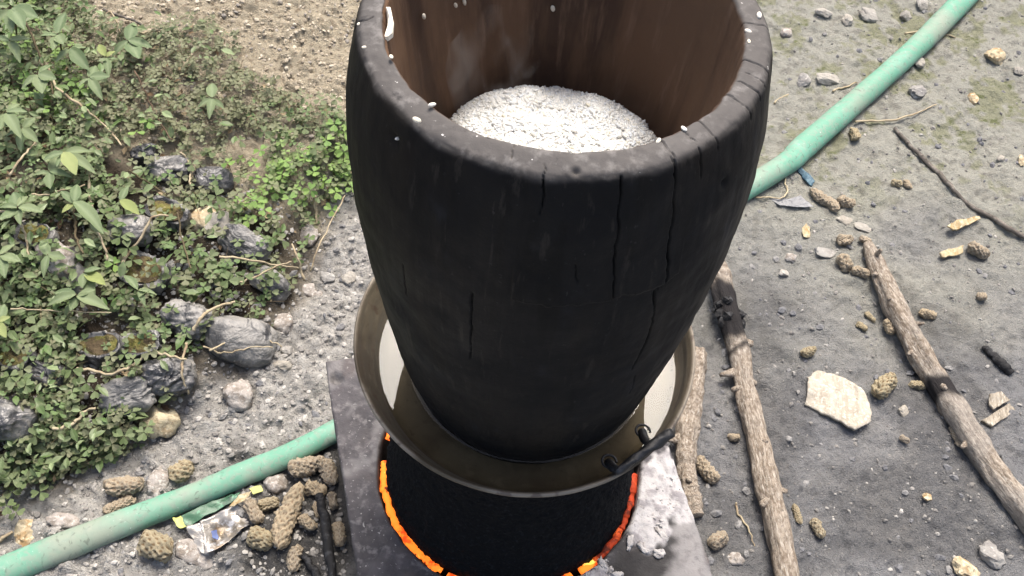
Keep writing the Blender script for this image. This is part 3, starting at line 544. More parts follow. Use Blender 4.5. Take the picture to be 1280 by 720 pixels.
for px, py, l_, s_, lab in ((521, 150, 1, .0052, 'pale rice grain lying on the front left of the blackened rim'), (540, 131, 1, .0050, 'broken rice grain on the inner edge of the rim left of the rice heap'), (489, 71, 1, .0040, 'round rice crumb on the left inner edge of the rim'), (540, 331 - 200, 0, 0, ''),
        (855, 161, 1, .0048, 'white rice grain on the rim to the right of the rice heap'), (823, 176, 1, .0040, 'small rice grain on the rim where the rice heap ends at right'), (935, 39, 1, .0046, 'upper of two rice grains on the right hand rim'), (936, 52, 1, .0046, 'lower of two rice grains on the right hand rim'),
        (949, 19, 1, .0050, 'smeared white rice grain at the outer right of the rim'), (691, 10, 2, .0052, 'grey rice grain stuck high on the dark inner wall above the rice'), (529, 20, 2, .0050, 'white rice flake stuck on the inner wall at left'), (569, 6, 2, .0040, 'small rice speck high on the left inner wall'), (580, 2, 2, .0052, 'rice flake at the top of the inner wall by the photo edge'), (892, 75, 2, .0036, 'single rice grain stuck on the right inner wall'), (492, 173, 3, .0042, 'dull rice crumb stuck in a dent on the outer left side'), (487, 98, 0, 0, ''), (612, 169, 1, .0022, 'tiny rice speck on the front of the rim'), (448, 30, 1, .0030, 'tiny white crumb on the outer left of the rim'), (455, 59, 1, .0030, 'tiny white crumb on the left of the rim below a crack')):
    if not s_: continue
    if l_ == 1: p = at(px, py, 1.1050)
    elif l_ == 2: p = inner_hit(px, py)
    else:
        t_, q_ = surf(px, py); i = np.argmin(np.abs(sa_ - q_)); p = np.array([dense[i, 0] * math.cos(t_) + .003, dense[i, 0] * math.sin(t_), dense[i, 1]])
    if l_ != 1: p = p * np.array([.995, .995, 1])
    tag(link('rice_grain', grain_me[px % 2], None, p, (1.2 if l_ == 2 else .3, 1.3 if l_ == 2 else .2, px * 1.7), s_ * .72), lab, 'rice grain', 'rice grains stuck to the steamer')
# rice paste smeared on the left inner rim
sm = [(483, 8), (489, 9), (490, 22), (492, 30), (491, 40), (486, 44), (482, 46), (484, 36), (484, 22)]
P = np.array([at(px, py, 1.100) for px, py in sm]); c = P.mean(0); ring = [P + np.array([0, 0, .0004]), c + (P - c) * .75 + np.array([0, 0, .0018]), c + (P - c) * .05 + np.array([0, 0, .0024])]
V = np.vstack(ring); V += .0012 * np.stack([fbm3(V, 120, 2, 120 + k) for k in range(3)], 1)
V = np.vstack([ring[0] - np.array([0, 0, .006]), V])
tag(link('rice_smear', mesh('rice_smear', V, quads(len(sm), 4, True), m_grain, smooth=False)), 'white crust of dried rice along the left inner edge of the rim', 'rice')

# ------------------------------------------------------------------ hose
hr0 = [.024, .024, .0235, .0215, .0200, .0195, .0215, .0245, .0255, .0255, .0255, .026]
hx = [(-400, 890), (-150, 780), (0, 716), (200, 635), (290, 597), (412, 541), None, (960, 219), (1010, 179), (1127, 76), (1203, 1), (1330, -130)]
hp = np.array([at(q[0], q[1], r_ * .8)[:2] if q else (.06, .475) for q, r_ in zip(hx, hr0)])
P = smooth_path(np.c_[hp, np.zeros(len(hp))], 260); hr = np.interp(np.linspace(0, 1, 260), np.linspace(0, 1, len(hr0)), hr0)
hz_ = np.maximum(Hs(P[:, 0], P[:, 1]) * .5, -.004) + hr * .74; P[:, 2] = np.convolve(np.pad(hz_, 8, mode='edge'), np.ones(17) / 17, 'valid')
v, f = tube(P, hr, 28, disp=lambda t, a: (.05 + .04 * math.sin(t * 37)) * np.cos(2 * a + .6) + .012 * math.sin(t * 210), flat=.9)
tag(link('hose', mesh('hose', v, f, m_hose)), 'thick scuffed green hose running behind the stove across the ground', 'hose')

# ------------------------------------------------------------------ firewood
def log(label, pts, rad, seed, char=None, stubs=(), collar=None, grey=0, z0=0):
    c0 = [gp(px, py) for px, py in pts]; rm = [.80 * r_ / ppm(c) for r_, c in zip(rad, c0)]
    Pw = np.array([at(px, py, c[2] + r_ * .85) for (px, py), c, r_ in zip(pts, c0, rm)]); Pw[:, 2] += z0
    n = 120; P = smooth_path(Pw, n); rr = np.interp(np.linspace(0, 1, n), np.linspace(0, 1, len(rm)), rm)
    rr *= 1 + .10 * noise2(np.linspace(0, 16, n), np.zeros(n), seed) + .06 * noise2(np.linspace(0, 50, n), np.zeros(n), seed + 1)
    o = P[0].copy(); t = thing('firewood_log', label, 'log', (o[0], o[1], 0), 0, 'firewood logs on the ground'); P = P - np.array([o[0], o[1], 0])
    def dsp(u_, a): return .13 * noise2(np.cos(a) * 2.2 + 5, np.sin(a) * 2.2 + u_ * 14, seed + 2) + .10 * noise2(a / 6.283 * 16, a * 0 + u_ * 12, seed + 3) + .02 * noise2(a / 6.283 * 40, a * 0 + u_ * 60, seed + 4)
    v, f = tube(P, rr, 34, disp=dsp); u_ = np.concatenate([[0], np.linspace(0, 1, n), [1]]).repeat(34)
    ch = np.zeros(len(v)); nz_ = .02 * fbm3(v, 30, 2, seed)
    for a, b in (char or ()): ch = np.maximum(ch, sst(a - .02, a + .01, u_ + nz_) * sst(b + .02, b - .01, u_ + nz_))
    gr = grey * sst(-.2, .5, fbm3(v, 14, 2, seed + 6))
    aa = np.tile(np.arange(34) / 34 * 2 * math.pi, n + 2); gcv = np.stack([np.cos(aa) + seed, np.sin(aa), u_ * 28], 1)
    link('bark', mesh('bark', v, f, m_bark, attrs=dict(char=ch, grey=gr, gc=gcv)), t)
    for k, (uu, ang_, ln, rr_) in enumerate(stubs):
        i = int(uu * (n - 1)); T = P[min(i + 1, n - 1)] - P[i - 1]; T /= np.linalg.norm(T); s = np.cross(T, [0, 0, 1]); s /= np.linalg.norm(s); up_ = np.cross(s, T)
        dr = math.cos(ang_) * s + math.sin(ang_) * up_ + .35 * T; a = P[i] + dr * rr[i] * .6; b = a + dr * (rr[i] * .45 + ln)
        v, f = tube(np.linspace(a, b, 7), np.linspace(rr_ * 1.7, rr_ * .75, 7), 9, disp=lambda t_, a_: .2 * np.sin(2 * a_ + 3 * t_ + k)); link('knot', mesh('knot', v, f, m_bark, attrs=dict(gc=v * 60)), t)
    for a, b in (collar or ()):
        for k in range(9):
            i = int((a + (b - a) * random.random()) * (n - 1)); an = random.uniform(-.2, 3.3); T = P[i + 1] - P[i]; s = np.cross(T, [0, 0, 1]); s /= np.linalg.norm(s)
            v, f = lump((.012, .010, .009), 2, .5, 2, seed + k, facet=3); link('charred_flake', mesh('charred_flake', v, f, m_charl, smooth=False), t, P[i] + (math.cos(an) * s + math.sin(an) * np.array([0, 0, 1])) * rr[i] * .95, (k, k * 2, k))
    return t
log('long knotty log with a burnt black collar leaning past the right of the stove', [(888, 318), (900, 352), (912, 396), (924, 440), (930, 480), (942, 530), (957, 595), (970, 650), (984, 720), (1000, 800)], [15, 17, 18, 17, 14, 17, 18, 19, 20, 21], 200,
    char=[(-.1, .06), (.135, .30), (.33, .345)], collar=[(.19, .28)], stubs=[(.31, 2.8, .008, .006), (.405, .2, .026, .006), (.44, 2.9, .006, .006), (.455, .3, .012, .005), (.60, 2.0, .001, .006), (.735, .4, .005, .006), (.70, 2.9, .006, .004)], grey=.25)
log('greyish log with one broken tip lying at the far right edge', [(1084, 306), (1100, 342), (1120, 386), (1148, 438), (1178, 488), (1208, 536), (1240, 584), (1282, 640), (1340, 720)], [9, 15, 18, 18, 18, 18, 18, 19, 20], 220,
    char=[(.46, .53)], stubs=[(.06, 1.6, .020, .004), (.13, .5, .006, .004), (.22, .9, .004, .004), (.31, 2.5, .010, .004), (.37, .4, .010, .004), (.50, 1.2, .004, .006), (.66, .2, .012, .004)], grey=.6)
log('short pale log standing out from behind the stove and the pot handle', [(872, 440), (866, 490), (858, 545), (859, 590), (864, 622), (870, 645)], [15, 17, 18, 16, 15, 11], 240, stubs=[(.42, .3, .016, .006), (.66, 1.4, .003, .005)], grey=0)

# ------------------------------------------------------------------ corn cobs and scraps
def cob_mesh(Lr, seed, rows_=11, rag=.17, chew=.42):
    nu, nv = rows_ * 4, max(12, int(Lr * 22)); a = np.arange(nu) / nu * 2 * math.pi; u_ = np.linspace(-1, 1, nv); U, Aa = np.meshgrid(u_, a, indexing='ij')
    env = np.sqrt(np.clip(1 - np.abs(U) ** 5, .0, 1)) * (1 - .10 * (U + 1) * .5); lat = U * Lr
    k1 = np.cos(rows_ * Aa) ; k2 = np.cos(lat * 9.5 + math.pi * (np.floor(Aa / (4 * math.pi / rows_)) % 2))
    pit_ = np.clip(.5 + .5 * k1 * k2, 0, 1)
    P = np.stack([np.cos(Aa), np.sin(Aa), lat], -1).reshape(-1, 3); nz_ = fbm3(P + seed, 4.5, 3, seed).reshape(U.shape); big = noise3(P[:, 0] * .9 + seed, P[:, 1] * .9, P[:, 2] * .9, seed + 5).reshape(U.shape)
    rr = env * (1 - rag * 1.3 * pit_ + rag * .9 * nz_ - chew * np.maximum(big, 0))
    V = np.stack([lat, rr * np.cos(Aa), rr * np.sin(Aa)], -1).reshape(-1, 3); V *= (1 + .11 * noise3(lat.ravel() * .8 + seed, P[:, 0], P[:, 1], seed + 30))[:, None]; V[:, 2] += .12 * lat.ravel() ** 2 * math.sin(seed) / max(Lr, 1); V += (.07 * np.stack([noise3(P[:, 0] * 6, P[:, 1] * 6, P[:, 2] * 6, seed + 20 + k) for k in range(3)], 1))
    return V, quads(nu, nv, True), pit_.ravel()
def cob(name, label, px, py, lpx, wpx, ang_img, mt, seed, cat='corn cob', lift=.7, group=None, pitch=0, flat=.85):
    f_ = .86 if px > 860 else 1; p = gp(px, py); k = ppm(p); r_ = f_ * wpx / 2 / k; p = at(px, py, p[2] + r_ * .55); Lr = max(.75, lpx / wpx)
    q1 = at(px + 10 * math.cos(R(ang_img)), py + 10 * math.sin(R(ang_img)), p[2]) - p; yaw = math.atan2(q1[1], q1[0]); stretch = np.linalg.norm(q1) * k / 10
    v, f, pt = cob_mesh(Lr * stretch, seed); me = mesh(name, v * np.array([1, 1, flat]), f, mt, attrs=dict(pit=pt))
    gz = float(H(p[0], p[1])); o = link(name, me, None, (p[0], p[1], gz + r_ * lift), (random.uniform(0, 6), pitch, yaw), r_); return tag(o, label, cat, group)
G1 = 'corn cobs heaped beside the stove'; G2 = 'corn cobs scattered on the dark ground at right'
CB = [
 (385, 584, 46, 27, -18, 0, 'long brown corn cob nearest the hose at the top of the heap', G1), (411, 592, 34, 24, 70, 0, 'reddish corn cob squeezed between the hose heap and the stove edge', G1),
 (360, 648, 84, 31, 108, 0, 'longest corn cob lying down the middle of the heap', G1), (395, 613, 26, 22, 20, 0, 'stubby corn cob with light end above the burnt stick', G1),
 (336, 631, 26, 19, -15, 1, 'small pale cob end just left of the longest cob', G1), (318, 640, 32, 26, 60, 0, 'dull cob piece touching the silver wrapper', G1),
 (326, 675, 34, 30, 20, 1, 'round light brown cob end below the wrapper', G1), (368, 698, 34, 22, 100, 0, 'corn cob piece with a split side at the bottom of the heap', G1),
 (385, 654, 24, 20, 40, 0, 'grey brown cob piece right of the longest cob', G1), (416, 627, 22, 20, 80, 0, 'cob stub hard against the stove edge', G1), (424, 668, 30, 20, 80, 0, 'dark reddish cob in the gap beside the stove', G1), (397, 638, 20, 12, 80, 0, 'thin cob sliver behind the burnt stick', G1),
 (197, 685, 42, 36, 20, 1, 'round chunky cob piece lying below the green hose', None), (157, 611, 48, 30, -8, 0, 'rough tan cob chunk above the green hose', None), (150, 632, 42, 18, -25, 0, 'ridged cob half tucked against the upper side of the hose', None), (226, 588, 34, 26, -30, 1, 'pale crumbly cob piece further right above the hose', None),
 (1030, 251, 50, 19, 35, 0, 'long thin corn cob by the green hose at upper right', G2), (1058, 252, 26, 20, 20, 0, 'round cob chunk touching the long thin cob', G2), (1120, 231, 16, 13, 10, 1, 'left one of two little cob ends on the open ground', G2), (1134, 231, 14, 12, 60, 0, 'right one of two little cob ends on the open ground', G2),
 (1223, 314, 34, 24, 30, 0, 'chunky cob next to the straw husk at far right', G2), (1056, 300, 24, 18, 0, 0, 'cob crumb pile up against the broken log tip', G2), (1082, 301, 20, 13, 20, 0, 'cob bit right behind the broken log tip', G2), (1056, 331, 24, 26, 60, 0, 'brown cob lump left of the broken log tip', G2), (1075, 342, 26, 18, 20, 0, 'dark cob lump against the side of the grey log', G2),
 (1105, 483, 36, 32, -40, 1, 'bristly round cob end beside the pale bark sheet', G2), (1151, 482, 34, 16, 0, 1, 'yellow cob half between the bristly cob and the grey log', G2), (1077, 409, 18, 11, 35, 1, 'left of two split yellow cob flakes', G2), (1088, 396, 20, 9, 45, 1, 'right of two split yellow cob flakes', G2), (1112, 409, 22, 20, 60, 0, 'brown cob piece tucked by the middle of the grey log', G2), (1160, 393, 26, 16, 15, 0, 'crumbling cob on the right side of the grey log', G2),
 (1010, 441, 22, 18, -20, 1, 'small cob lump above the pale bark sheet', G2), (1196, 546, 36, 16, 68, 0, 'narrow corn cob pressed against the grey log lower down', G2), (996, 643, 30, 12, 75, 1, 'yellow cob sliver touching the knotty log', G2), (1023, 661, 32, 20, 62, 1, 'bristly yellow cob half on bare ground near the bottom', G2),
 (882, 588, 46, 26, 50, 0, 'dusty cob between the short pale log and the knotty log', G2), (898, 676, 30, 26, -30, 0, 'square brown cob chunk beside the stove corner', G2), (1068, 168, 18, 19, 60, 1, 'yellow cob stub right of the green hose', G2), (1226, 372, 14, 14, 0, 0, 'tiny cob crumb beyond the grey log', G2), (1130, 550, 16, 11, 30, 0, 'small cob crumb in the middle of the dark ground', G2), (918, 547, 18, 14, 0, 0, 'ashen cob crumb right of the pot handle', G2)]
for k, (px, py, l_, w_, an, kind, lab, g_) in enumerate(CB):
    cob('corn_cob', lab, px, py, l_, w_, an, (m_cob, m_cobp)[kind], 300 + k, group=g_, lift=.75)
def stone(name, label, px, py, wpx, hpx, mt, seed, cat='stone', facet=5, amp=.28, zs=.7, yaw=None, group=None, sub=3):
    p = gp(px, py); k = ppm(p); s = wpx / 2 / k; sy = hpx / 2 / k * 1.15; v, f = lump((s, sy, min(s, sy) * zs), sub, amp, 1.4, seed, facet=facet, fine=.07)
    return tag(link(name, mesh(name, v, f, mt, smooth=facet == 0), None, (p[0], p[1], p[2] + min(s, sy) * zs * .45), (.1, .15, yaw or 0)), label, cat, group)
G3 = 'stones lying along the green hose at upper right'
for k, (px, py, w_, h_, mt, lab, g_) in enumerate([
 (1003, 104, 22, 20, m_stone, 'pale angular stone near the rim on the mossy ground', G3), (1034, 101, 30, 16, m_stone, 'flat pale double stone between the steamer and the hose', G3), (1058, 28, 18, 16, m_stone, 'bluish grey pebble in the moss near the top', G3), (1086, 21, 26, 16, m_stone, 'light grey stone beside the bluish pebble', G3), (1131, 22, 18, 16, m_stone, 'grey stone close above the hose at the top', G3), (1147, 79, 20, 16, m_stone, 'grey stone touching the lower side of the hose', G3), (1147, 116, 24, 18, m_stone, 'rounded grey stone above the curved straw', G3), (1152, 8, 18, 14, m_stone, 'whitish stone at the top edge by the hose', G3),
 (1028, 18, 24, 14, m_stone, 'dull embedded stone in the moss left of the bluish pebble', G3), (1242, 73, 26, 22, m_tan, 'yellow stone alone at the upper right', None), (1273, 90, 14, 11, m_stone, 'white pebble at the right edge below the yellow stone', None), (1216, 125, 13, 14, m_tan, 'small tan stone below the yellow stone', None), (982, 43, 14, 14, m_clod, 'brown clod in the moss close to the rim', None), (1251, 200, 12, 10, m_stone, 'pale pebble above the dark twig at right', None), (1276, 202, 12, 14, m_tan, 'tan pebble cut by the right edge', None),
 (354, 408, 28, 22, m_clod, 'rough brown clod at the corner of the plant bank', None), (355, 458, 26, 15, m_stone, 'pale flat stone on the ash left of the stove', None), (300, 497, 36, 34, m_clod, 'big ash covered clod with a brown burnt underside', None), (386, 298, 22, 28, m_clod, 'grey brown clod left of the steamer below the clover', None), (408, 347, 20, 14, m_stone, 'rounded ash stone left of the pot brim', None), (438, 350, 18, 14, m_stone, 'ashy stone close to the steamer side', None), (392, 364, 36, 16, m_clod, 'flat pale slab of ash by the bank', None), (360, 440, 16, 14, m_stone, 'grey pebble above the pale flat stone', None),
 (30, 669, 28, 32, m_tan, 'yellow lump at the left edge above the hose', None), (197, 606, 24, 36, m_clod, 'whitish ash clod above the hose', None), (80, 653, 40, 16, m_clod, 'crumbly ash ridge left along the hose', None), (345, 607, 30, 24, m_clod, 'flat grey clod beneath the hose at the heap', None), (275, 625, 20, 15, m_stone, 'small grey stone resting on the green wrapper strip', None), (1236, 696, 38, 28, m_stone, 'flat cracked grey stone near the lower right corner', None), (1205, 713, 34, 26, m_tan, 'greenish yellow lump at the bottom right edge', None), (1057, 276, 20, 12, m_stone, 'flat slate flake below the long thin cob', None), (1081, 285, 30, 13, m_stone, 'larger slate flake left of the log tip', None), (1033, 316, 28, 14, m_stone, 'dark slate flake sunk in the ground left of the log', None), (1158, 622, 14, 12, m_tan, 'small yellow pebble on the dark lower ground', None), (980, 343, 12, 10, m_stone, 'dark pebble on the grey ground right of the steamer', None), (988, 324, 13, 12, m_clod, 'small brown clod above the dark pebble', None), (250, 690, 60, 30, m_clod, 'broad grey clod half buried below the hose', None), (1128, 515, 16, 13, m_stone, 'pale crumb below the bristly cob', None), (975, 700, 18, 12, m_clod, 'grey clod beside the foot of the knotty log', None), (920, 700, 20, 14, m_clod, 'ash clod between the stove corner and the knotty log', None)]):
    stone('stone', lab, px, py, w_, h_, mt, 400 + k, group=g_, facet=0 if mt in (m_clod,) else 6, cat='clod' if mt is m_clod else 'stone', zs=.22 if 'flake' in lab or 'slab' in lab or 'broad' in lab else .65, sub=3)
# flat pieces
def sheet(name, label, cat, pts, mt, thick=.003, z=.004, curl=.006, seed=0, group=None, nsub=12, parent=None, pbase=None):
    c = np.mean(pts, 0); g = gp(*c) if pbase is None else pbase; Pw = np.array([at(px, py, g[2] + z) for px, py in pts]); cw = Pw.mean(0)
    ring = []; m_ = 5; B = []
    for a, b in zip(Pw, np.roll(Pw, -1, 0)): B += [a + (b - a) * t for t in np.arange(m_) / m_]
    B = np.array(B); B[:, :2] += .0016 * np.stack([noise2(B[:, 0] * 160, B[:, 1] * 160, seed), noise2(B[:, 0] * 160, B[:, 1] * 160, seed + 1)], 1)
    top = [cw + (B - cw) * t for t in np.linspace(1, .02, nsub)]
    def bend(V): V = V.copy(); V[:, 2] += curl * noise2(V[:, 0] * 26, V[:, 1] * 26, seed + 2) + curl * .35 * noise2(V[:, 0] * 80, V[:, 1] * 80, seed + 3); return V
    T = [bend(t) for t in top]; Bt = [t - np.array([0, 0, thick]) for t in T]
    V = np.vstack(Bt[::-1] + T); o = np.array([cw[0], cw[1], 0]) if parent is None else np.array(parent.location)
    ob = link(name, mesh(name, V - o, quads(len(B), len(V) // len(B), True), mt), parent, o if parent is None else (0, 0, 0)); return tag(ob, label, cat, group) if label else ob
sheet('bark_piece', 'large pale curled sheet of bark on the dark ground', 'bark', [(1010, 472), (1022, 462), (1045, 467), (1068, 477), (1082, 490), (1090, 515), (1088, 528), (1068, 538), (1050, 526), (1028, 515), (1007, 503), (1009, 490)], m_pale, .006, .012, .005, 3)
sheet('wood_chip', 'upper of two grey wood chips right of the grey log', 'wood chip', [(1236, 493), (1252, 490), (1262, 500), (1242, 512), (1236, 505)], m_chip, .006, .010, .003, 4)
sheet('wood_chip', 'lower longer grey wood chip right of the grey log', 'wood chip', [(1228, 525), (1262, 504), (1270, 513), (1240, 533)], m_chip, .007, .010, .003, 5)
sheet('corn_husk', 'upper yellow straw husk at the right below the dark twig', 'husk', [(1184, 282), (1196, 275), (1224, 270), (1226, 274), (1208, 281), (1190, 288)], m_husk, .004, .010, .006, 6, 'straw husks')
sheet('corn_husk', 'lower yellow straw husk touching the chunky cob', 'husk', [(1174, 316), (1186, 311), (1204, 308), (1203, 316), (1190, 321), (1178, 322)], m_husk, .004, .010, .006, 7, 'straw husks')
sheet('corn_husk', 'small tan leaf shaped husk below the clear film', 'husk', [(1008, 279), (1013, 285), (1012, 296), (1004, 297), (1002, 287)], m_husk, .002, .006, .003, 8)
sheet('plastic_film', 'torn clear plastic film by the hose end near the steamer', 'plastic film', [(960, 248), (985, 250), (1000, 246), (1018, 258), (1000, 260), (975, 257)], m_film, .0008, .006, .006, 9)
sheet('plastic_scrap', 'crumpled blue plastic scrap beside the green hose', 'plastic scrap', [(994, 208), (999, 208), (1010, 216), (1019, 226), (1015, 231), (1009, 228), (1003, 217)], m_blue, .005, .010, .008, 10)
sheet('slate_piece', 'broad flat slab edge jutting in at the far right edge', 'stone', [(1252, 568), (1285, 572), (1300, 600), (1290, 640), (1268, 600), (1255, 580)], m_ground, .010, .012, .003, 11)
# torn snack wrapper
wp = gp(275, 650); wrap = thing('plastic_wrapper', 'torn silver wrapper with green and yellow strip below the hose', 'wrapper', (wp[0], wp[1], 0))
sheet('foil_panel', None, None, [(250, 654), (270, 643), (298, 630), (312, 640), (310, 655), (290, 672), (268, 690), (256, 694), (256, 672)], m_foil, .0012, .018, .012, 12, parent=wrap, pbase=wp)
sheet('foil_flap', None, None, [(232, 660), (250, 655), (258, 672), (262, 694), (252, 692), (243, 678)], m_foil, .0012, .014, .010, 13, parent=wrap, pbase=wp)
sheet('green_strip', None, None, [(222, 647), (250, 632), (285, 618), (300, 614), (296, 622), (262, 642), (232, 658)], m_wgreen, .0012, .020, .006, 14, parent=wrap, pbase=wp)
sheet('yellow_edge', None, None, [(216, 648), (226, 645), (232, 659), (226, 661), (220, 657)], m_wyel, .0014, .0225, .002, 15, parent=wrap, pbase=wp)
sheet('yellow_corner', None, None, [(311, 610), (326, 606), (328, 613), (316, 618)], m_wyel, .0014, .0265, .002, 16, parent=wrap, pbase=wp)
sheet('tan_fold', None, None, [(286, 634), (298, 620), (314, 613), (312, 619), (300, 629)], m_husk, .0014, .0275, .003, 17, parent=wrap, pbase=wp)
sheet('blue_print', None, None, [(264, 663), (270, 662), (273, 668), (272, 674), (266, 672)], m_wblue, .001, .0265, .001, 18, parent=wrap, pbase=wp)

# ------------------------------------------------------------------ sticks, straws, dry stems
def stick(name, label, cat, pts, rpx, mt, h=None, group=None, taper=.5, seg=7, n=None, seed=0):
    base = [gp(px, py) for px, py in pts]; h = h or [0] * len(pts); rm = rpx / ppm(base[0])
    P = np.array([at(px, py, b[2] + hh + rm) for (px, py), b, hh in zip(pts, base, h)]); n = n or max(8, 7 * len(pts)); P = smooth_path(P, n)
    P += .0018 * np.stack([noise2(np.arange(n) * .5, np.full(n, seed + k * 5.), 500 + k) for k in range(3)], 1)
    r_ = rm * np.linspace(1, taper, n) * (1 + .15 * noise2(np.arange(n) * .7, np.full(n, seed * 1.), 505)); o = P[0].copy()
    v, f = tube(P - o, r_, seg); return tag(link(name, mesh(name, v, f, mt), None, o), label, cat, group)
stick('twig', 'long dark crooked twig crossing the ground at upper right', 'twig', [(1117, 160), (1140, 184), (1168, 212), (1192, 236), (1212, 256), (1240, 272), (1262, 286), (1300, 306)], 2.6, m_twig, taper=1.2)
stick('dry_straw', 'pale curved straw right of the green hose', 'straw', [(1068, 152), (1100, 151), (1130, 147), (1155, 137), (1171, 130)], 1.5, m_stem, [.004] * 5)
stick('dry_straw', 'short pale straw on the moss left of the hose', 'straw', [(1040, 114), (1055, 109), (1072, 103)], 1.5, m_stem)
stick('dry_straw', 'short pale straw beside the steamer rim', 'straw', [(967, 129), (985, 117)], 1.6, m_stem)
stick('dry_straw', 'short pale straw across the stones near the hose top', 'straw', [(1130, 42), (1160, 40), (1195, 47)], 1.5, m_stem)
stick('string', 'thin white string looped beside the hose near the steamer', 'string', [(982, 216), (982, 230), (984, 241), (976, 247), (960, 246), (945, 247)], 1.0, m_stem, [.004] * 6, taper=1)
stick('dry_straw', 'thin tan stem between the two long logs and the stove', 'stem', [(919, 628), (924, 644), (935, 660), (944, 682)], 1.5, m_stem)
stick('burnt_stick', 'burnt black stick poking down beside the stove', 'stick', [(398, 618), (404, 640), (410, 680), (420, 740)], 6, m_charl, [.03, .02, .012, .006], taper=.9)
stick('burnt_stick', 'small burnt stick half hidden under the cob heap', 'stick', [(376, 692), (392, 712), (404, 740)], 5, m_charl, taper=.9)
stick('charcoal_stub', 'tapered charcoal stub lying right of the grey log', 'charcoal', [(1229, 433), (1240, 443), (1252, 455), (1265, 466)], 4, m_charl, taper=1.5, seg=10)
stick('dry_straw', 'bent pale straw standing at the foot of the clover', 'straw', [(393, 245), (394, 262), (396, 281)], 2.2, m_stem, [.02, .01, 0])
stick('dry_straw', 'tan straw at the far left edge above the yellow lump', 'straw', [(-5, 680), (14, 664)], 3, m_stem)
VN = 'dry vines tangled over the plant bank'
VI = [
 ('pale dry stem arching from the top left corner towards the clover', m_stem, [(60, 85), (72, 110), (95, 128), (115, 142), (135, 160), (152, 182)], 1.7, .035), ('dark vine stem beside the pale arching stem', m_stemd, [(30, 20), (38, 42), (52, 75), (62, 100), (68, 120)], 1.6, .05), ('thin brown stem leaning across the upper middle of the bank', m_stemd, [(168, 88), (180, 112), (190, 135), (205, 160), (215, 176)], 1.2, .03),
 ('pale stem leaning right of the curled leaf plant', m_stem, [(150, 338), (160, 318), (176, 296), (190, 272), (210, 269)], 1.9, .035), ('brown stem running down the middle of the bank', m_stem, [(106, 208), (112, 240), (118, 280), (130, 308), (135, 326)], 1.8, .03), ('pale horizontal twig left of the brown stem', m_stem, [(40, 244), (60, 243), (84, 237), (106, 231)], 1.3, .035),
 ('tan stem hanging at the left edge below the four leaf plant', m_stem, [(0, 263), (15, 268), (26, 280), (33, 302), (36, 326)], 1.7, .04), ('thin pale twig crossing under the top leaves', m_stem, [(12, 218), (25, 200), (38, 185), (45, 178)], 1.5, .05), ('long thin twig over the shiny black bag', m_stemd, [(160, 212), (175, 222), (192, 232), (208, 244)], 1.2, .04), ('curved pale twig rising over the upper black bag', m_stem, [(225, 190), (235, 202), (238, 216), (237, 232)], 1.5, .03),
 ('pale root like stem winding across the lower bags', m_stem, [(96, 461), (115, 463), (136, 468), (154, 462), (170, 454), (183, 443), (192, 440)], 2.0, .03), ('pale stem continuing right over the wrinkled bag', m_stem, [(190, 440), (210, 444), (232, 449)], 1.8, .035), ('bare pale twig dropping in front of the bags', m_stem, [(233, 430), (229, 448), (228, 470), (235, 492)], 1.8, .03), ('thick pale stem slanting up to the right of the top bag', m_stem, [(241, 414), (250, 398), (262, 388), (280, 381), (294, 377)], 2.2, .03),
 ('pale forked twig at the bottom of the bank', m_stem, [(66, 536), (84, 532), (96, 526), (104, 516), (118, 509)], 2.2, .02), ('dry twig loop over the large grey bag', m_stem, [(262, 438), (285, 428), (305, 424), (330, 424), (352, 432)], 1.2, .03), ('second dry twig loop under the first on the grey bag', m_stem, [(255, 432), (272, 440), (292, 440), (315, 434), (340, 434)], 1.1, .03), ('thin straw slanting over the right end of the bank', m_stem, [(300, 352), (320, 346), (345, 333), (365, 328)], 1.3, .03), ('upright dry straw left of the steamer', m_stem, [(380, 350), (375, 332), (370, 318), (366, 306)], 1.6, .03), ('leaning dry straw above the ash near the steamer', m_stem, [(388, 340), (398, 310), (415, 275), (432, 245)], 1.1, .04), ('long straw lying along the middle bags', m_stem, [(275, 320), (310, 325), (345, 331), (375, 336)], 1.5, .03),
 ('faint horizontal stalk across the left of the bank', m_stem, [(14, 386), (45, 387), (80, 389), (140, 392)], 1.0, .05), ('dark thin stem hanging over the bags', m_stemd, [(222, 265), (226, 290), (232, 315), (238, 335)], 1.2, .04), ('twisted brown stem by the broad leaf plant', m_stemd, [(93, 262), (94, 280), (96, 300), (104, 318)], 1.7, .04), ('thin pale stem on the dirt at the top', m_stem, [(125, 32), (132, 20), (140, 16), (150, 40)], 1.3, .02), ('dark fallen twig lying on the tan dirt at the top', m_twig, [(128, 12), (150, 20), (165, 25), (180, 31)], 2.0, .01), ('short pale twig lying on the dirt below the dark one', m_stem, [(172, 42), (186, 40), (200, 38)], 1.5, .015)]
for k, (lab, mt, pts_, r_, hh) in enumerate(VI): stick('dry_vine' if mt is not m_twig else 'twig', lab, 'stem' if mt is not m_twig else 'twig', pts_, r_, mt, [.012 + 1.25 * hh * (.7 + .3 * math.sin(i * 1.3 + k)) for i in range(len(pts_))], VN, .7, seed=k)

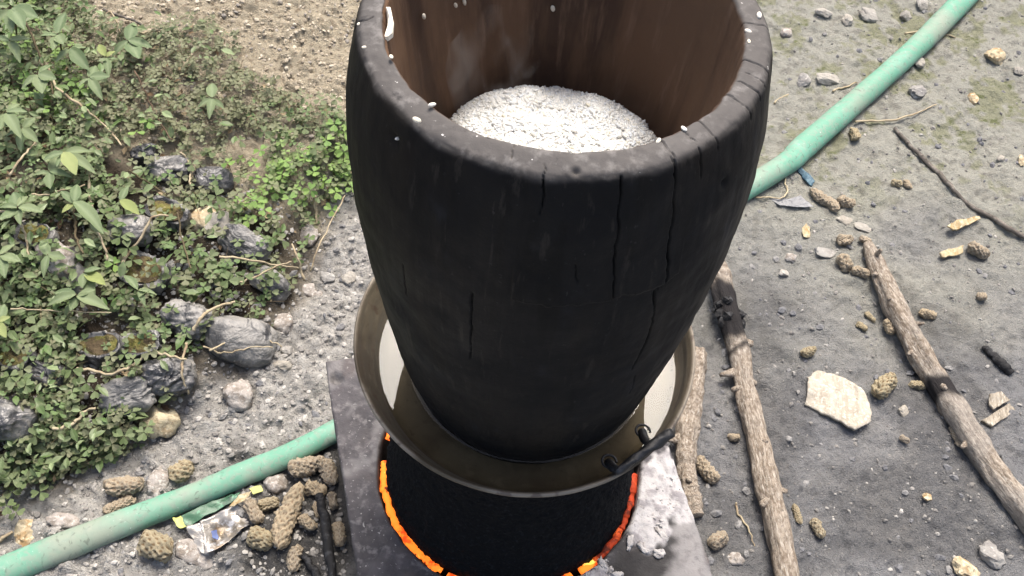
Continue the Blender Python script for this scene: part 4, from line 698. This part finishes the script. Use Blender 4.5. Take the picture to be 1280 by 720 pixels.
# ------------------------------------------------------------------ soil bags along the bank
def soil_bag(label, px, py, wpx, hpx, seed, lean, open_=False, dusty=None):
    p = gp(px, py + hpx * .25); k = ppm(p); w2 = wpx / 2 / k * .98; hh = hpx / 2 / k * .85; t = thing('soil_bag', label, 'planting bag', (p[0], p[1], p[2] + hh * .45), 0, 'black planting bags along the bank')
    V, Fs = ICO[5]; r3 = np.random.default_rng(seed); n1 = .20 * fbm3(V + seed, 1.1, 2, seed)
    st = r3.normal(size=3); st /= np.linalg.norm(st); q = V @ st; W = V + .35 * np.stack([noise3(*(V.T * 1.6 + seed), seed + 7 + i) for i in range(3)], 1)
    fold = 1 - np.abs(noise3(W[:, 0] * 2.2, W[:, 1] * 2.2, q * 6 + seed, seed + 1)) * 2; fold2 = 1 - np.abs(noise3(W[:, 0] * 5, W[:, 1] * 5, W[:, 2] * 5, seed + 2)) * 2; fold3 = 1 - np.abs(noise3(W[:, 0] * 11, W[:, 1] * 11, W[:, 2] * 9, seed + 3)) * 2
    sq = 1 / np.maximum((np.abs(V) ** 3.2).sum(1) ** (1 / 3.2), .1); cal = r3.uniform(.6, 1.3) if 'smooth' not in label else .4; d = sq * (1 + n1 * .7 + cal * (.075 * fold + .03 * fold2 + .006 * fold3))
    if open_: V2 = V * d[:, None]; V2[:, 2] = np.where(V2[:, 2] > .55, .55 - .5 * (V2[:, 2] - .55) * sst(1.0, .6, np.hypot(V2[:, 0], V2[:, 1])), V2[:, 2])
    else: V2 = V * d[:, None]
    V2 = V2 * np.array([w2, w2 * .68, hh]); link('plastic_bag', mesh('plastic_bag', V2, Fs, m_bagd if ('grey' in label or 'dusty' in label) else m_bag), t)
    if open_:
        u_ = np.linspace(.02, .88, 14); V, Fq = lathe(np.stack([u_ * w2, hh * (.50 + .10 * (1 - u_ ** 2))], 1), 40); V[:, 1] *= .68; V[:, 2] += .14 * hh * fbm3(V, 60, 3, seed + 4); link('soil', mesh('soil', V, Fq, m_bags), t)
    t.rotation_euler = (lean[0] * (.5 if open_ else 1.2), lean[1], .35 * math.sin(seed * 1.7)); return t
for k, (lab, px, py, w_, h_, ln, op) in enumerate([
 ('shiny dark bag high on the bank under the olive clover', 212, 208, 48, 36, (.5, .1), 0), ('glossy bag edge showing right of the high shiny one', 268, 222, 46, 34, (.3, .3), 0), ('small black bag corner peeking out above the others', 183, 192, 34, 30, (.2, -.2), 0), ('black folded bag with deep pleats in the shaded middle', 165, 282, 54, 46, (.4, -.2), 0), ('black bag with a turned back lip and moss inside', 210, 262, 50, 44, (.2, .2), 1),
 ('grey dusty bag at the right under bright clover', 308, 302, 60, 42, (.4, .2), 0), ('dusty bag low on the right end of the bank', 338, 350, 48, 34, (.3, .3), 0), ('dark wrinkled bag above the large grey bag', 236, 394, 58, 42, (.5, 0), 0), ('large smooth grey bag at the foot of the bank', 300, 418, 88, 58, (.5, .2), 0), ('pleated black bag with a mossy rim in the middle row', 180, 426, 48, 50, (.2, -.1), 1), ('strongly wrinkled bag standing at the foot of the bank', 214, 462, 62, 62, (.4, .1), 0), ('rounded grey bag lowest at the foot of the bank', 160, 488, 64, 46, (.5, -.1), 0), ('bag full of mossy soil left of the pleated one', 132, 428, 54, 62, (.1, -.1), 1),
 ('black bag with a pale rim and brown moss at left', 24, 442, 48, 56, (.15, -.1), 1), ('plain black bag next to the pale rimmed one', 68, 462, 46, 48, (.3, 0), 0), ('large folded black bag at the left edge', 8, 512, 72, 62, (.4, -.3), 0), ('mossy grey bag under trefoils in the middle', 182, 335, 62, 46, (.3, 0), 1), ('brown mossy bag below the four leaf plant', 48, 292, 50, 44, (.2, -.1), 1)]):
    soil_bag(lab, px, py, w_, h_, 600 + k * 7, ln, bool(op))
for k, (px, py, w_, h_, lab) in enumerate([(255, 278, 32, 34, 'orange brown clod between the black bags'), (275, 286, 40, 30, 'pale grey stone among the bags on the bank'), (200, 528, 42, 34, 'yellow mossy lump at the foot of the bags'), (72, 330, 46, 34, 'crumbly brown soil lump left on the bank'), (98, 352, 40, 30, 'speckled grey clod below the curled leaf plant')]):
    stone('clod', lab, px, py, w_, h_, (m_tan, m_stone, m_cobp, m_clod, m_stone)[k], 470 + k, cat='clod', facet=0, amp=.4)

# ------------------------------------------------------------------ plants
def leaf_mesh(name, mt, wd=.42, curl=.25, fold=.16, seed=0, nv=8):
    u_ = np.linspace(0, 1, nv); w_ = wd * np.sin(np.pi * np.clip(u_ * .97 + .015, 0, 1)) ** .8 * (1 - .25 * (u_ - .4)); V = []; A = []
    for u, ww in zip(u_, w_):
        for c in (-1, -.5, 0, .5, 1): V.append((c * ww * .5 * (1 + .06 * math.sin(u * 15 + c)), u, -curl * u * u + fold * abs(c) * ww + .012 * math.sin(u * 19) * abs(c))); A.append(1 if c == 0 else 0)
    return mesh(name, V, quads(5, nv), mt, attrs=dict(mid=A))
LM = [leaf_mesh('leaf', m_leaf, .46, .25), leaf_mesh('leaf', m_leaf, .56, .10, .12), leaf_mesh('leaf', m_leaf, .38, .45, .22)]; LY = [leaf_mesh('leaf', m_leafy, .5, .2)]
def plant(label, px, py, leaves, hh, seed):
    """leaves: (image angle, length px, yellow?) around the crown at (px,py)"""
    b = gp(px, py); r2 = random.Random(seed); top = at(px, py, b[2] + hh); b = gp(px + r2.uniform(-6, 6), py + hh * ppm(b) * .55)
    t = thing('leafy_plant', label, 'plant', b, 0, 'broad leaved plants on the bank'); tp = top - b
    v, f = tube(smooth_path([(0, 0, -.01), tp * .5 + np.array([.004, 0, 0]), tp], 12), np.linspace(.0022, .0014, 12), 7); link('stem', mesh('stem', v, f, m_stemd), t)
    for k, (an, ln, yl) in enumerate(leaves):
        q1 = at(px + 10 * math.cos(R(an)), py + 10 * math.sin(R(an)), top[2]) - top; st = np.linalg.norm(q1) * ppm(top) / 10; yaw = math.atan2(q1[1], q1[0]) - math.pi / 2; L_ = (.74 if yl else .84) * ln / ppm(top) * st
        e = Euler((r2.uniform(-.05, .35), r2.uniform(-.35, .35), yaw), 'XYZ'); link('leaf', (LY if yl else LM)[0 if yl else r2.randrange(3)], t, tp + np.array([0, 0, -.002 * k]), e, L_)
PL = [
 ('four leaf plant with blunt leaves at the left edge', 22, 258, [(-60, 26, 0), (10, 36, 0), (190, 30, 0), (250, 28, 0), (85, 22, 0), (150, 34, 0)], .07), ('plant with one long oval leaf curling right', 92, 252, [(38, 52, 0), (-80, 28, 0), (-140, 24, 0), (150, 26, 1)], .07), ('tall sprig at the top left with one upright pale leaf', 72, 42, [(-60, 30, 0), (60, 22, 0), (170, 26, 0), (110, 24, 0)], .09), ('sprig with a big downward leaf under the upright one', 88, 60, [(50, 34, 0), (-10, 22, 0), (150, 28, 0)], .08), ('broad bright leaf plant in the top left corner', 15, 10, [(20, 40, 0), (60, 36, 0), (100, 30, 0), (160, 40, 0), (-30, 36, 0)], .12),
 ('sprig with silvery narrow leaf at the top left edge', 12, 50, [(-10, 30, 0), (60, 26, 0), (190, 30, 0)], .09), ('yellow green double leaf sprig left of the dark clover', 132, 70, [(-120, 20, 1), (-30, 18, 1), (80, 22, 0), (10, 16, 0)], .06), ('plant with two long leaves above the horizontal stalk', 95, 368, [(165, 44, 0), (195, 36, 0), (20, 46, 0), (-10, 30, 0), (120, 22, 0)], .07), ('sprig with narrow folded leaves above the black bags', 172, 362, [(-130, 30, 0), (0, 26, 0), (60, 20, 0)], .06), ('sprig with yellowing oval leaf hanging at upper left', 80, 190, [(60, 38, 1), (170, 34, 0), (-20, 40, 0), (20, 44, 0), (120, 22, 0)], .08),
 ('large spotted yellow leaf cut by the left edge', -4, 402, [(-20, 24, 1), (60, 28, 1), (-70, 30, 0)], .07), ('plant low at the left edge under the spotted leaf', 0, 318, [(-40, 26, 0), (20, 30, 0), (80, 30, 0), (120, 24, 0)], .07), ('small plant with two round leaves below the long leaf', 105, 340, [(-10, 26, 0), (100, 22, 0), (30, 40, 1), (70, 32, 0)], .05), ('single leaf sprig on the tan dirt behind the clover', 265, 122, [(-90, 22, 0), (100, 24, 0), (160, 24, 0), (30, 18, 0)], .05), ('serrated bright leaf in the middle of the bank', 150, 250, [(30, 36, 1), (10, 24, 0), (-60, 24, 0)], .06), ('narrow leaf sprig near the dry twigs at the top', 160, 50, [(10, 34, 0), (150, 30, 0), (-70, 26, 0), (60, 30, 0)], .06),
 ('sprig with dark leaf pointing down at the far left', 8, 140, [(0, 30, 0), (60, 36, 0), (-50, 26, 0), (120, 30, 0)], .09), ('sprig with greyish leaves left of the arching stem', 28, 160, [(40, 26, 0), (-40, 24, 0), (110, 28, 0), (170, 28, 0)], .07), ('bushy sprig of pale leaves below the top corner', 48, 92, [(20, 30, 0), (80, 26, 0), (150, 30, 0), (-50, 28, 0)], .08), ('leafy sprig right of the four leaf plant', 62, 214, [(10, 30, 0), (90, 24, 0), (-60, 26, 0), (180, 28, 0)], .06), ('sprig with a drooping leaf over the soil lump', 60, 318, [(10, 26, 0), (110, 28, 0), (-120, 22, 0)], .05), ('sprig of olive leaves beside the yellow leaf', 112, 96, [(0, 30, 0), (60, 28, 0), (150, 22, 0), (-70, 22, 0)], .07)]
for k, (lab, px, py, lv, hh) in enumerate(PL): plant(lab, px, py, lv, hh, 700 + k)
# clover
CV = np.array([(0, .05, 0), (0, .45, -.03), (0, .86, -.05), (-.30, .38, .05), (-.50, .80, .09), (-.27, 1.04, .03), (.30, .38, .05), (.50, .80, .09), (.27, 1.04, .03), (-.45, .6, .08), (.45, .6, .08)])
CF = np.array([(0, 1, 3), (3, 1, 9), (9, 1, 2), (9, 2, 4), (4, 2, 5), (0, 6, 1), (6, 10, 1), (10, 2, 1), (10, 7, 2), (7, 8, 2)])
def trefoil():
    parts = []
    for k in range(3):
        a = k * 2.094; Rz = np.array([[math.cos(a), -math.sin(a), 0], [math.sin(a), math.cos(a), 0], [0, 0, 1]]); V = CV.copy(); V[:, 2] -= .18 * V[:, 1]; parts.append((V @ Rz.T, CF))
    return join(parts)
TV, TF = trefoil()
VEG = [(-260, -60), (40, -60), (100, 10), (150, 44), (215, 42), (260, 26), (298, 52), (300, 90), (330, 110), (385, 128), (428, 140), (455, 230), (395, 268), (392, 300), (345, 410), (240, 440), (225, 500), (180, 560), (60, 610), (20, 640), (-260, 800)]
BAR = [(200, 380, 370, 480, .12), (100, 250, 420, 540, .25), (0, 60, 400, 560, .45), (140, 340, 180, 350, .38), (100, 340, 350, 480, .45)]
def veg_points(n, seed):
    r2 = np.random.default_rng(seed); out = []
    while len(out) < n:
        p = r2.uniform([-260, -60], [460, 660], (4000, 2)); p = p[in_poly(p, VEG)]; k = np.ones(len(p))
        for x0, x1, y0, y1, f_ in BAR: k = np.where((p[:, 0] > x0) & (p[:, 0] < x1) & (p[:, 1] > y0) & (p[:, 1] < y1), f_, k)
        k *= np.where(p[:, 1] < 170, 1, sst(-.75, .1, noise2(p[:, 0] / 30, p[:, 1] / 30, 55) + .05)); out += list(p[r2.random(len(p)) < k])
    return np.array(out[:n])
# low carpet (ground cover nobody could count)
pp = veg_points(7600, 801); P = gp(pp[:, 0], pp[:, 1]); r2 = np.random.default_rng(802); n_ = len(P)
far = sst(330, 60, pp[:, 1]); bright = np.maximum.reduce([sst(70, 20, np.hypot(pp[:, 0] - 345, (pp[:, 1] - 235) * .9)), sst(45, 15, np.hypot(pp[:, 0] - 420, pp[:, 1] - 215)), sst(75, 20, np.hypot(pp[:, 0] - 60, pp[:, 1] - 110)), .8 * sst(70, 10, np.hypot(pp[:, 0] - 15, pp[:, 1] - 30))])
olive = sst(190, 70, np.hypot((pp[:, 0] - 235) * .9, pp[:, 1] - 90))
rnd = np.where(r2.random(n_) < bright * .75, r2.uniform(.8, 1, n_), np.where(r2.random(n_) < olive, r2.uniform(.42, .66, n_), r2.uniform(0, .62, n_)))
sz = (.0078 + .0065 * r2.random(n_)) * (1 - .22 * olive); up_h = .006 + .045 * r2.random(n_) ** 1.5; P[:, 2] += up_h
v, f, a = scatter(TV, TF, rotm(np.abs(r2.normal(.25, .3, n_)), r2.uniform(0, 6.3, n_), r2.uniform(0, 6.3, n_)), sz, P, rnd)
tag(link('clover_carpet', mesh('clover_carpet', v, f, m_clov, smooth=False, attrs=dict(rnd=a))), 'low carpet of small olive and green clover covering the bank', 'ground cover', kind='stuff')
# small oval leaves of the undergrowth, too many to count
pp = veg_points(5200, 821); pp = pp[np.random.default_rng(822).random(len(pp)) < sst(330, 120, pp[:, 0]) * .75 + .05]; P = gp(pp[:, 0], pp[:, 1]); n_ = len(P); r2 = np.random.default_rng(823)
OV = np.array([(0, 0, 0), (-.2, .3, .04), (0, .33, -.02), (.2, .3, .04), (-.22, .62, .02), (0, .66, -.05), (.22, .62, .02), (0, 1, -.14)]); OF = np.array([(0, 2, 1), (0, 3, 2), (1, 2, 5), (1, 5, 4), (2, 3, 6), (2, 6, 5), (4, 5, 7), (5, 6, 7)])
P[:, 2] += .012 + .06 * r2.random(n_) ** 1.3
v, f, a = scatter(OV, OF, rotm(r2.normal(0, .5, n_), r2.uniform(0, 6.3, n_), r2.uniform(0, 6.3, n_)), .011 + .021 * r2.random(n_) ** 2, P, r2.random(n_))
m_und = mat('undergrowth_leaf', (.16, .21, .095), .45, [dict(attr='rnd', c=(.11, .18, .055), lo=.4, hi=.0), dict(attr='rnd', c=(.27, .34, .17), lo=.65, hi=.95), dict(s=60, c=(.22, .24, .14), lo=.5, hi=.66, amt=.5)], spec=.4, trans=.3)
tag(link('undergrowth', mesh('undergrowth', v, f, m_und, smooth=False, attrs=dict(rnd=a))), 'small oval leaves of mixed undergrowth filling the left of the bank', 'ground cover', kind='stuff')
# dead leaves and straw bits on the bank
pp = veg_points(1500, 811); P = gp(pp[:, 0], pp[:, 1]); n_ = len(P); r2 = np.random.default_rng(812)
DV = np.array([(-.5, 0, 0), (0, -.28, .10), (.5, 0, .04), (0, .28, .12), (0, 0, -.02)]); DF = np.array([(0, 1, 4), (1, 2, 4), (2, 3, 4), (3, 0, 4)])
asp = np.where(r2.random(n_)[:, None] < .45, np.array([1.6, .12, .3]), np.array([1, 1, 1])); P[:, 2] += .003 + .012 * r2.random(n_)
v, f, a = scatter(DV, DF, rotm(r2.normal(0, .5, n_), r2.uniform(0, 6.3, n_), r2.uniform(0, 6.3, n_)), asp * r2.uniform(.008, .022, n_)[:, None], P, r2.random(n_))
nl = len(P); pp = veg_points(330, 813); P2 = gp(pp[:, 0], pp[:, 1]); n_ = len(P2); P2[:, 2] += .02 + .035 * r2.random(n_)
v2, f2, a2 = scatter(DV * np.array([1, .16, .6]), DF, rotm(r2.normal(0, .35, n_), r2.uniform(0, 6.3, n_), r2.uniform(0, 6.3, n_)), np.array([1., .16, .3]) * r2.uniform(.03, .075, n_)[:, None], P2, r2.uniform(.6, 1, n_))
(v, f), a = join([(v, f), (v2, f2)]), np.concatenate([a, a2])
tag(link('leaf_litter', mesh('leaf_litter', v, f, m_litter, smooth=False, attrs=dict(rnd=a))), 'brown dead leaf scraps and straw bits between the plants', 'leaf litter', kind='stuff')
# single trefoils that stand out
leaflet = {m_clov1: mesh('leaflet', CV, CF, m_clov1, smooth=False), m_clov2: mesh('leaflet', CV, CF, m_clov2, smooth=False)}
sv, sf = tube(np.array([(.004, .002, -.5), (.01, 0, -.2), (0, 0, 0)]), [.03, .03, .022], 5, cap=False); stem_me = mesh('stalk', sv, sf, m_stemd)
def clover(px, py, spx, mt, label, group, seed):
    r2 = random.Random(seed); g = gp(px, py); hh = .02 + .03 * r2.random(); p = at(px, py, g[2] + hh); s = spx / 2.1 / ppm(p)
    t = thing('clover_sprig', label, 'clover', p, r2.uniform(0, 6.28), group); t.rotation_euler = (r2.uniform(-.1, .55), r2.uniform(-.3, .3), r2.uniform(0, 6.28))
    for k in range(3): link('leaflet', leaflet[mt], t, (0, 0, 0), (r2.uniform(-.35, .05), r2.uniform(-.15, .15), k * 2.094 + r2.uniform(-.12, .12)), s * r2.uniform(.88, 1.1))
    link('stalk', stem_me, t, (0, 0, 0), (-t.rotation_euler[0], 0, 0), (s, s, hh * 2.1))
BR = [(285, 203), (352, 218), (325, 188), (345, 240), (362, 248), (320, 250), (303, 255), (330, 262), (392, 215), (405, 228), (420, 240), (415, 262), (440, 235), (340, 200), (330, 300), (310, 275), (388, 238), (100, 112), (115, 128), (88, 100), (104, 140), (30, 115), (10, 75), (418, 155), (408, 175), (430, 190), (430, 165), (142, 330), (55, 118), (120, 150), (185, 152), (170, 165)]
GG = [(150, 296), (160, 310), (148, 282), (165, 325), (205, 275), (236, 300), (228, 312), (245, 330), (258, 338), (270, 345), (285, 350), (305, 345), (262, 322), (195, 330), (215, 345), (235, 355), (250, 250), (270, 245), (290, 262), (85, 432), (95, 448), (90, 462), (80, 490), (95, 484), (108, 478), (70, 495), (118, 488), (135, 505), (150, 512), (165, 515), (45, 405), (85, 402), (70, 372), (20, 478), (12, 470), (30, 482), (330, 305), (352, 300), (300, 220), (275, 262), (318, 320), (120, 302), (170, 240), (150, 222), (155, 232), (180, 215), (240, 205), (260, 190), (300, 175), (330, 165), (350, 180), (380, 160), (395, 185), (370, 205), (60, 430), (40, 560), (20, 575), (55, 580), (32, 600), (15, 615), (10, 550), (45, 545), (60, 555), (130, 555), (140, 565), (155, 545), (180, 540), (50, 615), (20, 640), (70, 240), (30, 350), (85, 335), (130, 268), (255, 400), (215, 385), (15, 600), (0, 585), (8, 632), (105, 540), (100, 572)]
PLACES = [(285, 205, 'just above the high shiny black bag'), (345, 215, 'in the bright patch left of the steamer'), (420, 220, 'right up against the left side of the steamer'), (425, 170, 'beside the steamer below the tan dirt'), (330, 285, 'draped over the grey dusty bag'), (95, 120, 'under the sprigs near the top left corner'), (25, 100, 'at the left edge near the top'), (175, 160, 'at the end of the pale arching stem'), (155, 300, 'over the black folded bag in the middle'), (240, 315, 'in the middle above the wrinkled bag'), (280, 345, 'above the large grey bag'), (205, 345, 'around the mossy grey bag'), (265, 250, 'between the upper black bags'), (90, 440, 'over the mossy soil bag at left'), (95, 488, 'in front of the plain black bag'), (150, 510, 'around the lowest rounded grey bag'), (45, 400, 'below the spotted yellow leaf'), (20, 478, 'over the large folded bag at the left edge'), (315, 310, 'over the grey dusty bag'), (160, 230, 'over the curled leaf plant'), (260, 195, 'in the olive patch above the high bag'), (370, 180, 'in the olive patch by the tan dirt'), (30, 560, 'at the bottom left of the bank'), (25, 615, 'at the lowest corner of the bank above the hose'), (140, 555, 'at the foot of the bank above the cob chunks'), (70, 300, 'around the four leaf plant'), (335, 170, 'behind the bright patch'), (225, 395, 'at the edge of the dark wrinkled bag')]
def where(px, py): return min(PLACES, key=lambda q: (q[0] - px) ** 2 + (q[1] - py) ** 2)[2]
def clover_row(L_, mt, s1, s2, yy, word, sd_):
    for k, (px, py) in enumerate(L_):
        wh = where(px, py); clover(px, py, s1 if py > yy else s2, mt, word + ' clover sprig ' + wh, word + ' clover sprigs ' + wh, sd_ + k)
clover_row(BR, m_clov2, 21, 19, 130, 'bright green', 900); clover_row(GG, m_clov1, 25, 20, 240, 'dull grey green', 1000)
# ------------------------------------------------------------------ steam curling up from the rice
ms = bpy.data.materials.new('steam'); ms.use_nodes = True; n = ms.node_tree.nodes; Lk = ms.node_tree.links; n.remove(n['Principled BSDF'])
pv = n.new('ShaderNodeVolumePrincipled'); pv.inputs['Color'].default_value = (.95, .95, .95, 1); tc = n.new('ShaderNodeTexCoord'); mp = n.new('ShaderNodeMapping'); mp.inputs['Scale'].default_value = (1, 1, .55)
tn = n.new('ShaderNodeTexNoise'); tn.inputs['Scale'].default_value = 19; tn.inputs['Distortion'].default_value = 1.4; tn.inputs['Detail'].default_value = 2
mr = n.new('ShaderNodeMapRange'); mr.inputs[1].default_value = .52; mr.inputs[2].default_value = .78; mr.inputs[4].default_value = 10; mr.interpolation_type = 'SMOOTHSTEP'
Lk.new(tc.outputs['Object'], mp.inputs[0]); Lk.new(mp.outputs[0], tn.inputs['Vector']); Lk.new(tn.outputs[0], mr.inputs[0]); Lk.new(mr.outputs[0], pv.inputs['Density']); Lk.new(pv.outputs[0], n['Material Output'].inputs['Volume'])
V, Fs = lump((.045, .04, .085), 3, .15, 1.2, 77); tag(link('steam', mesh('steam', V, Fs, ms), None, (-.058, .045, .985)), 'faint wisp of steam rising from the rice along the left inner wall', 'steam', kind='stuff')
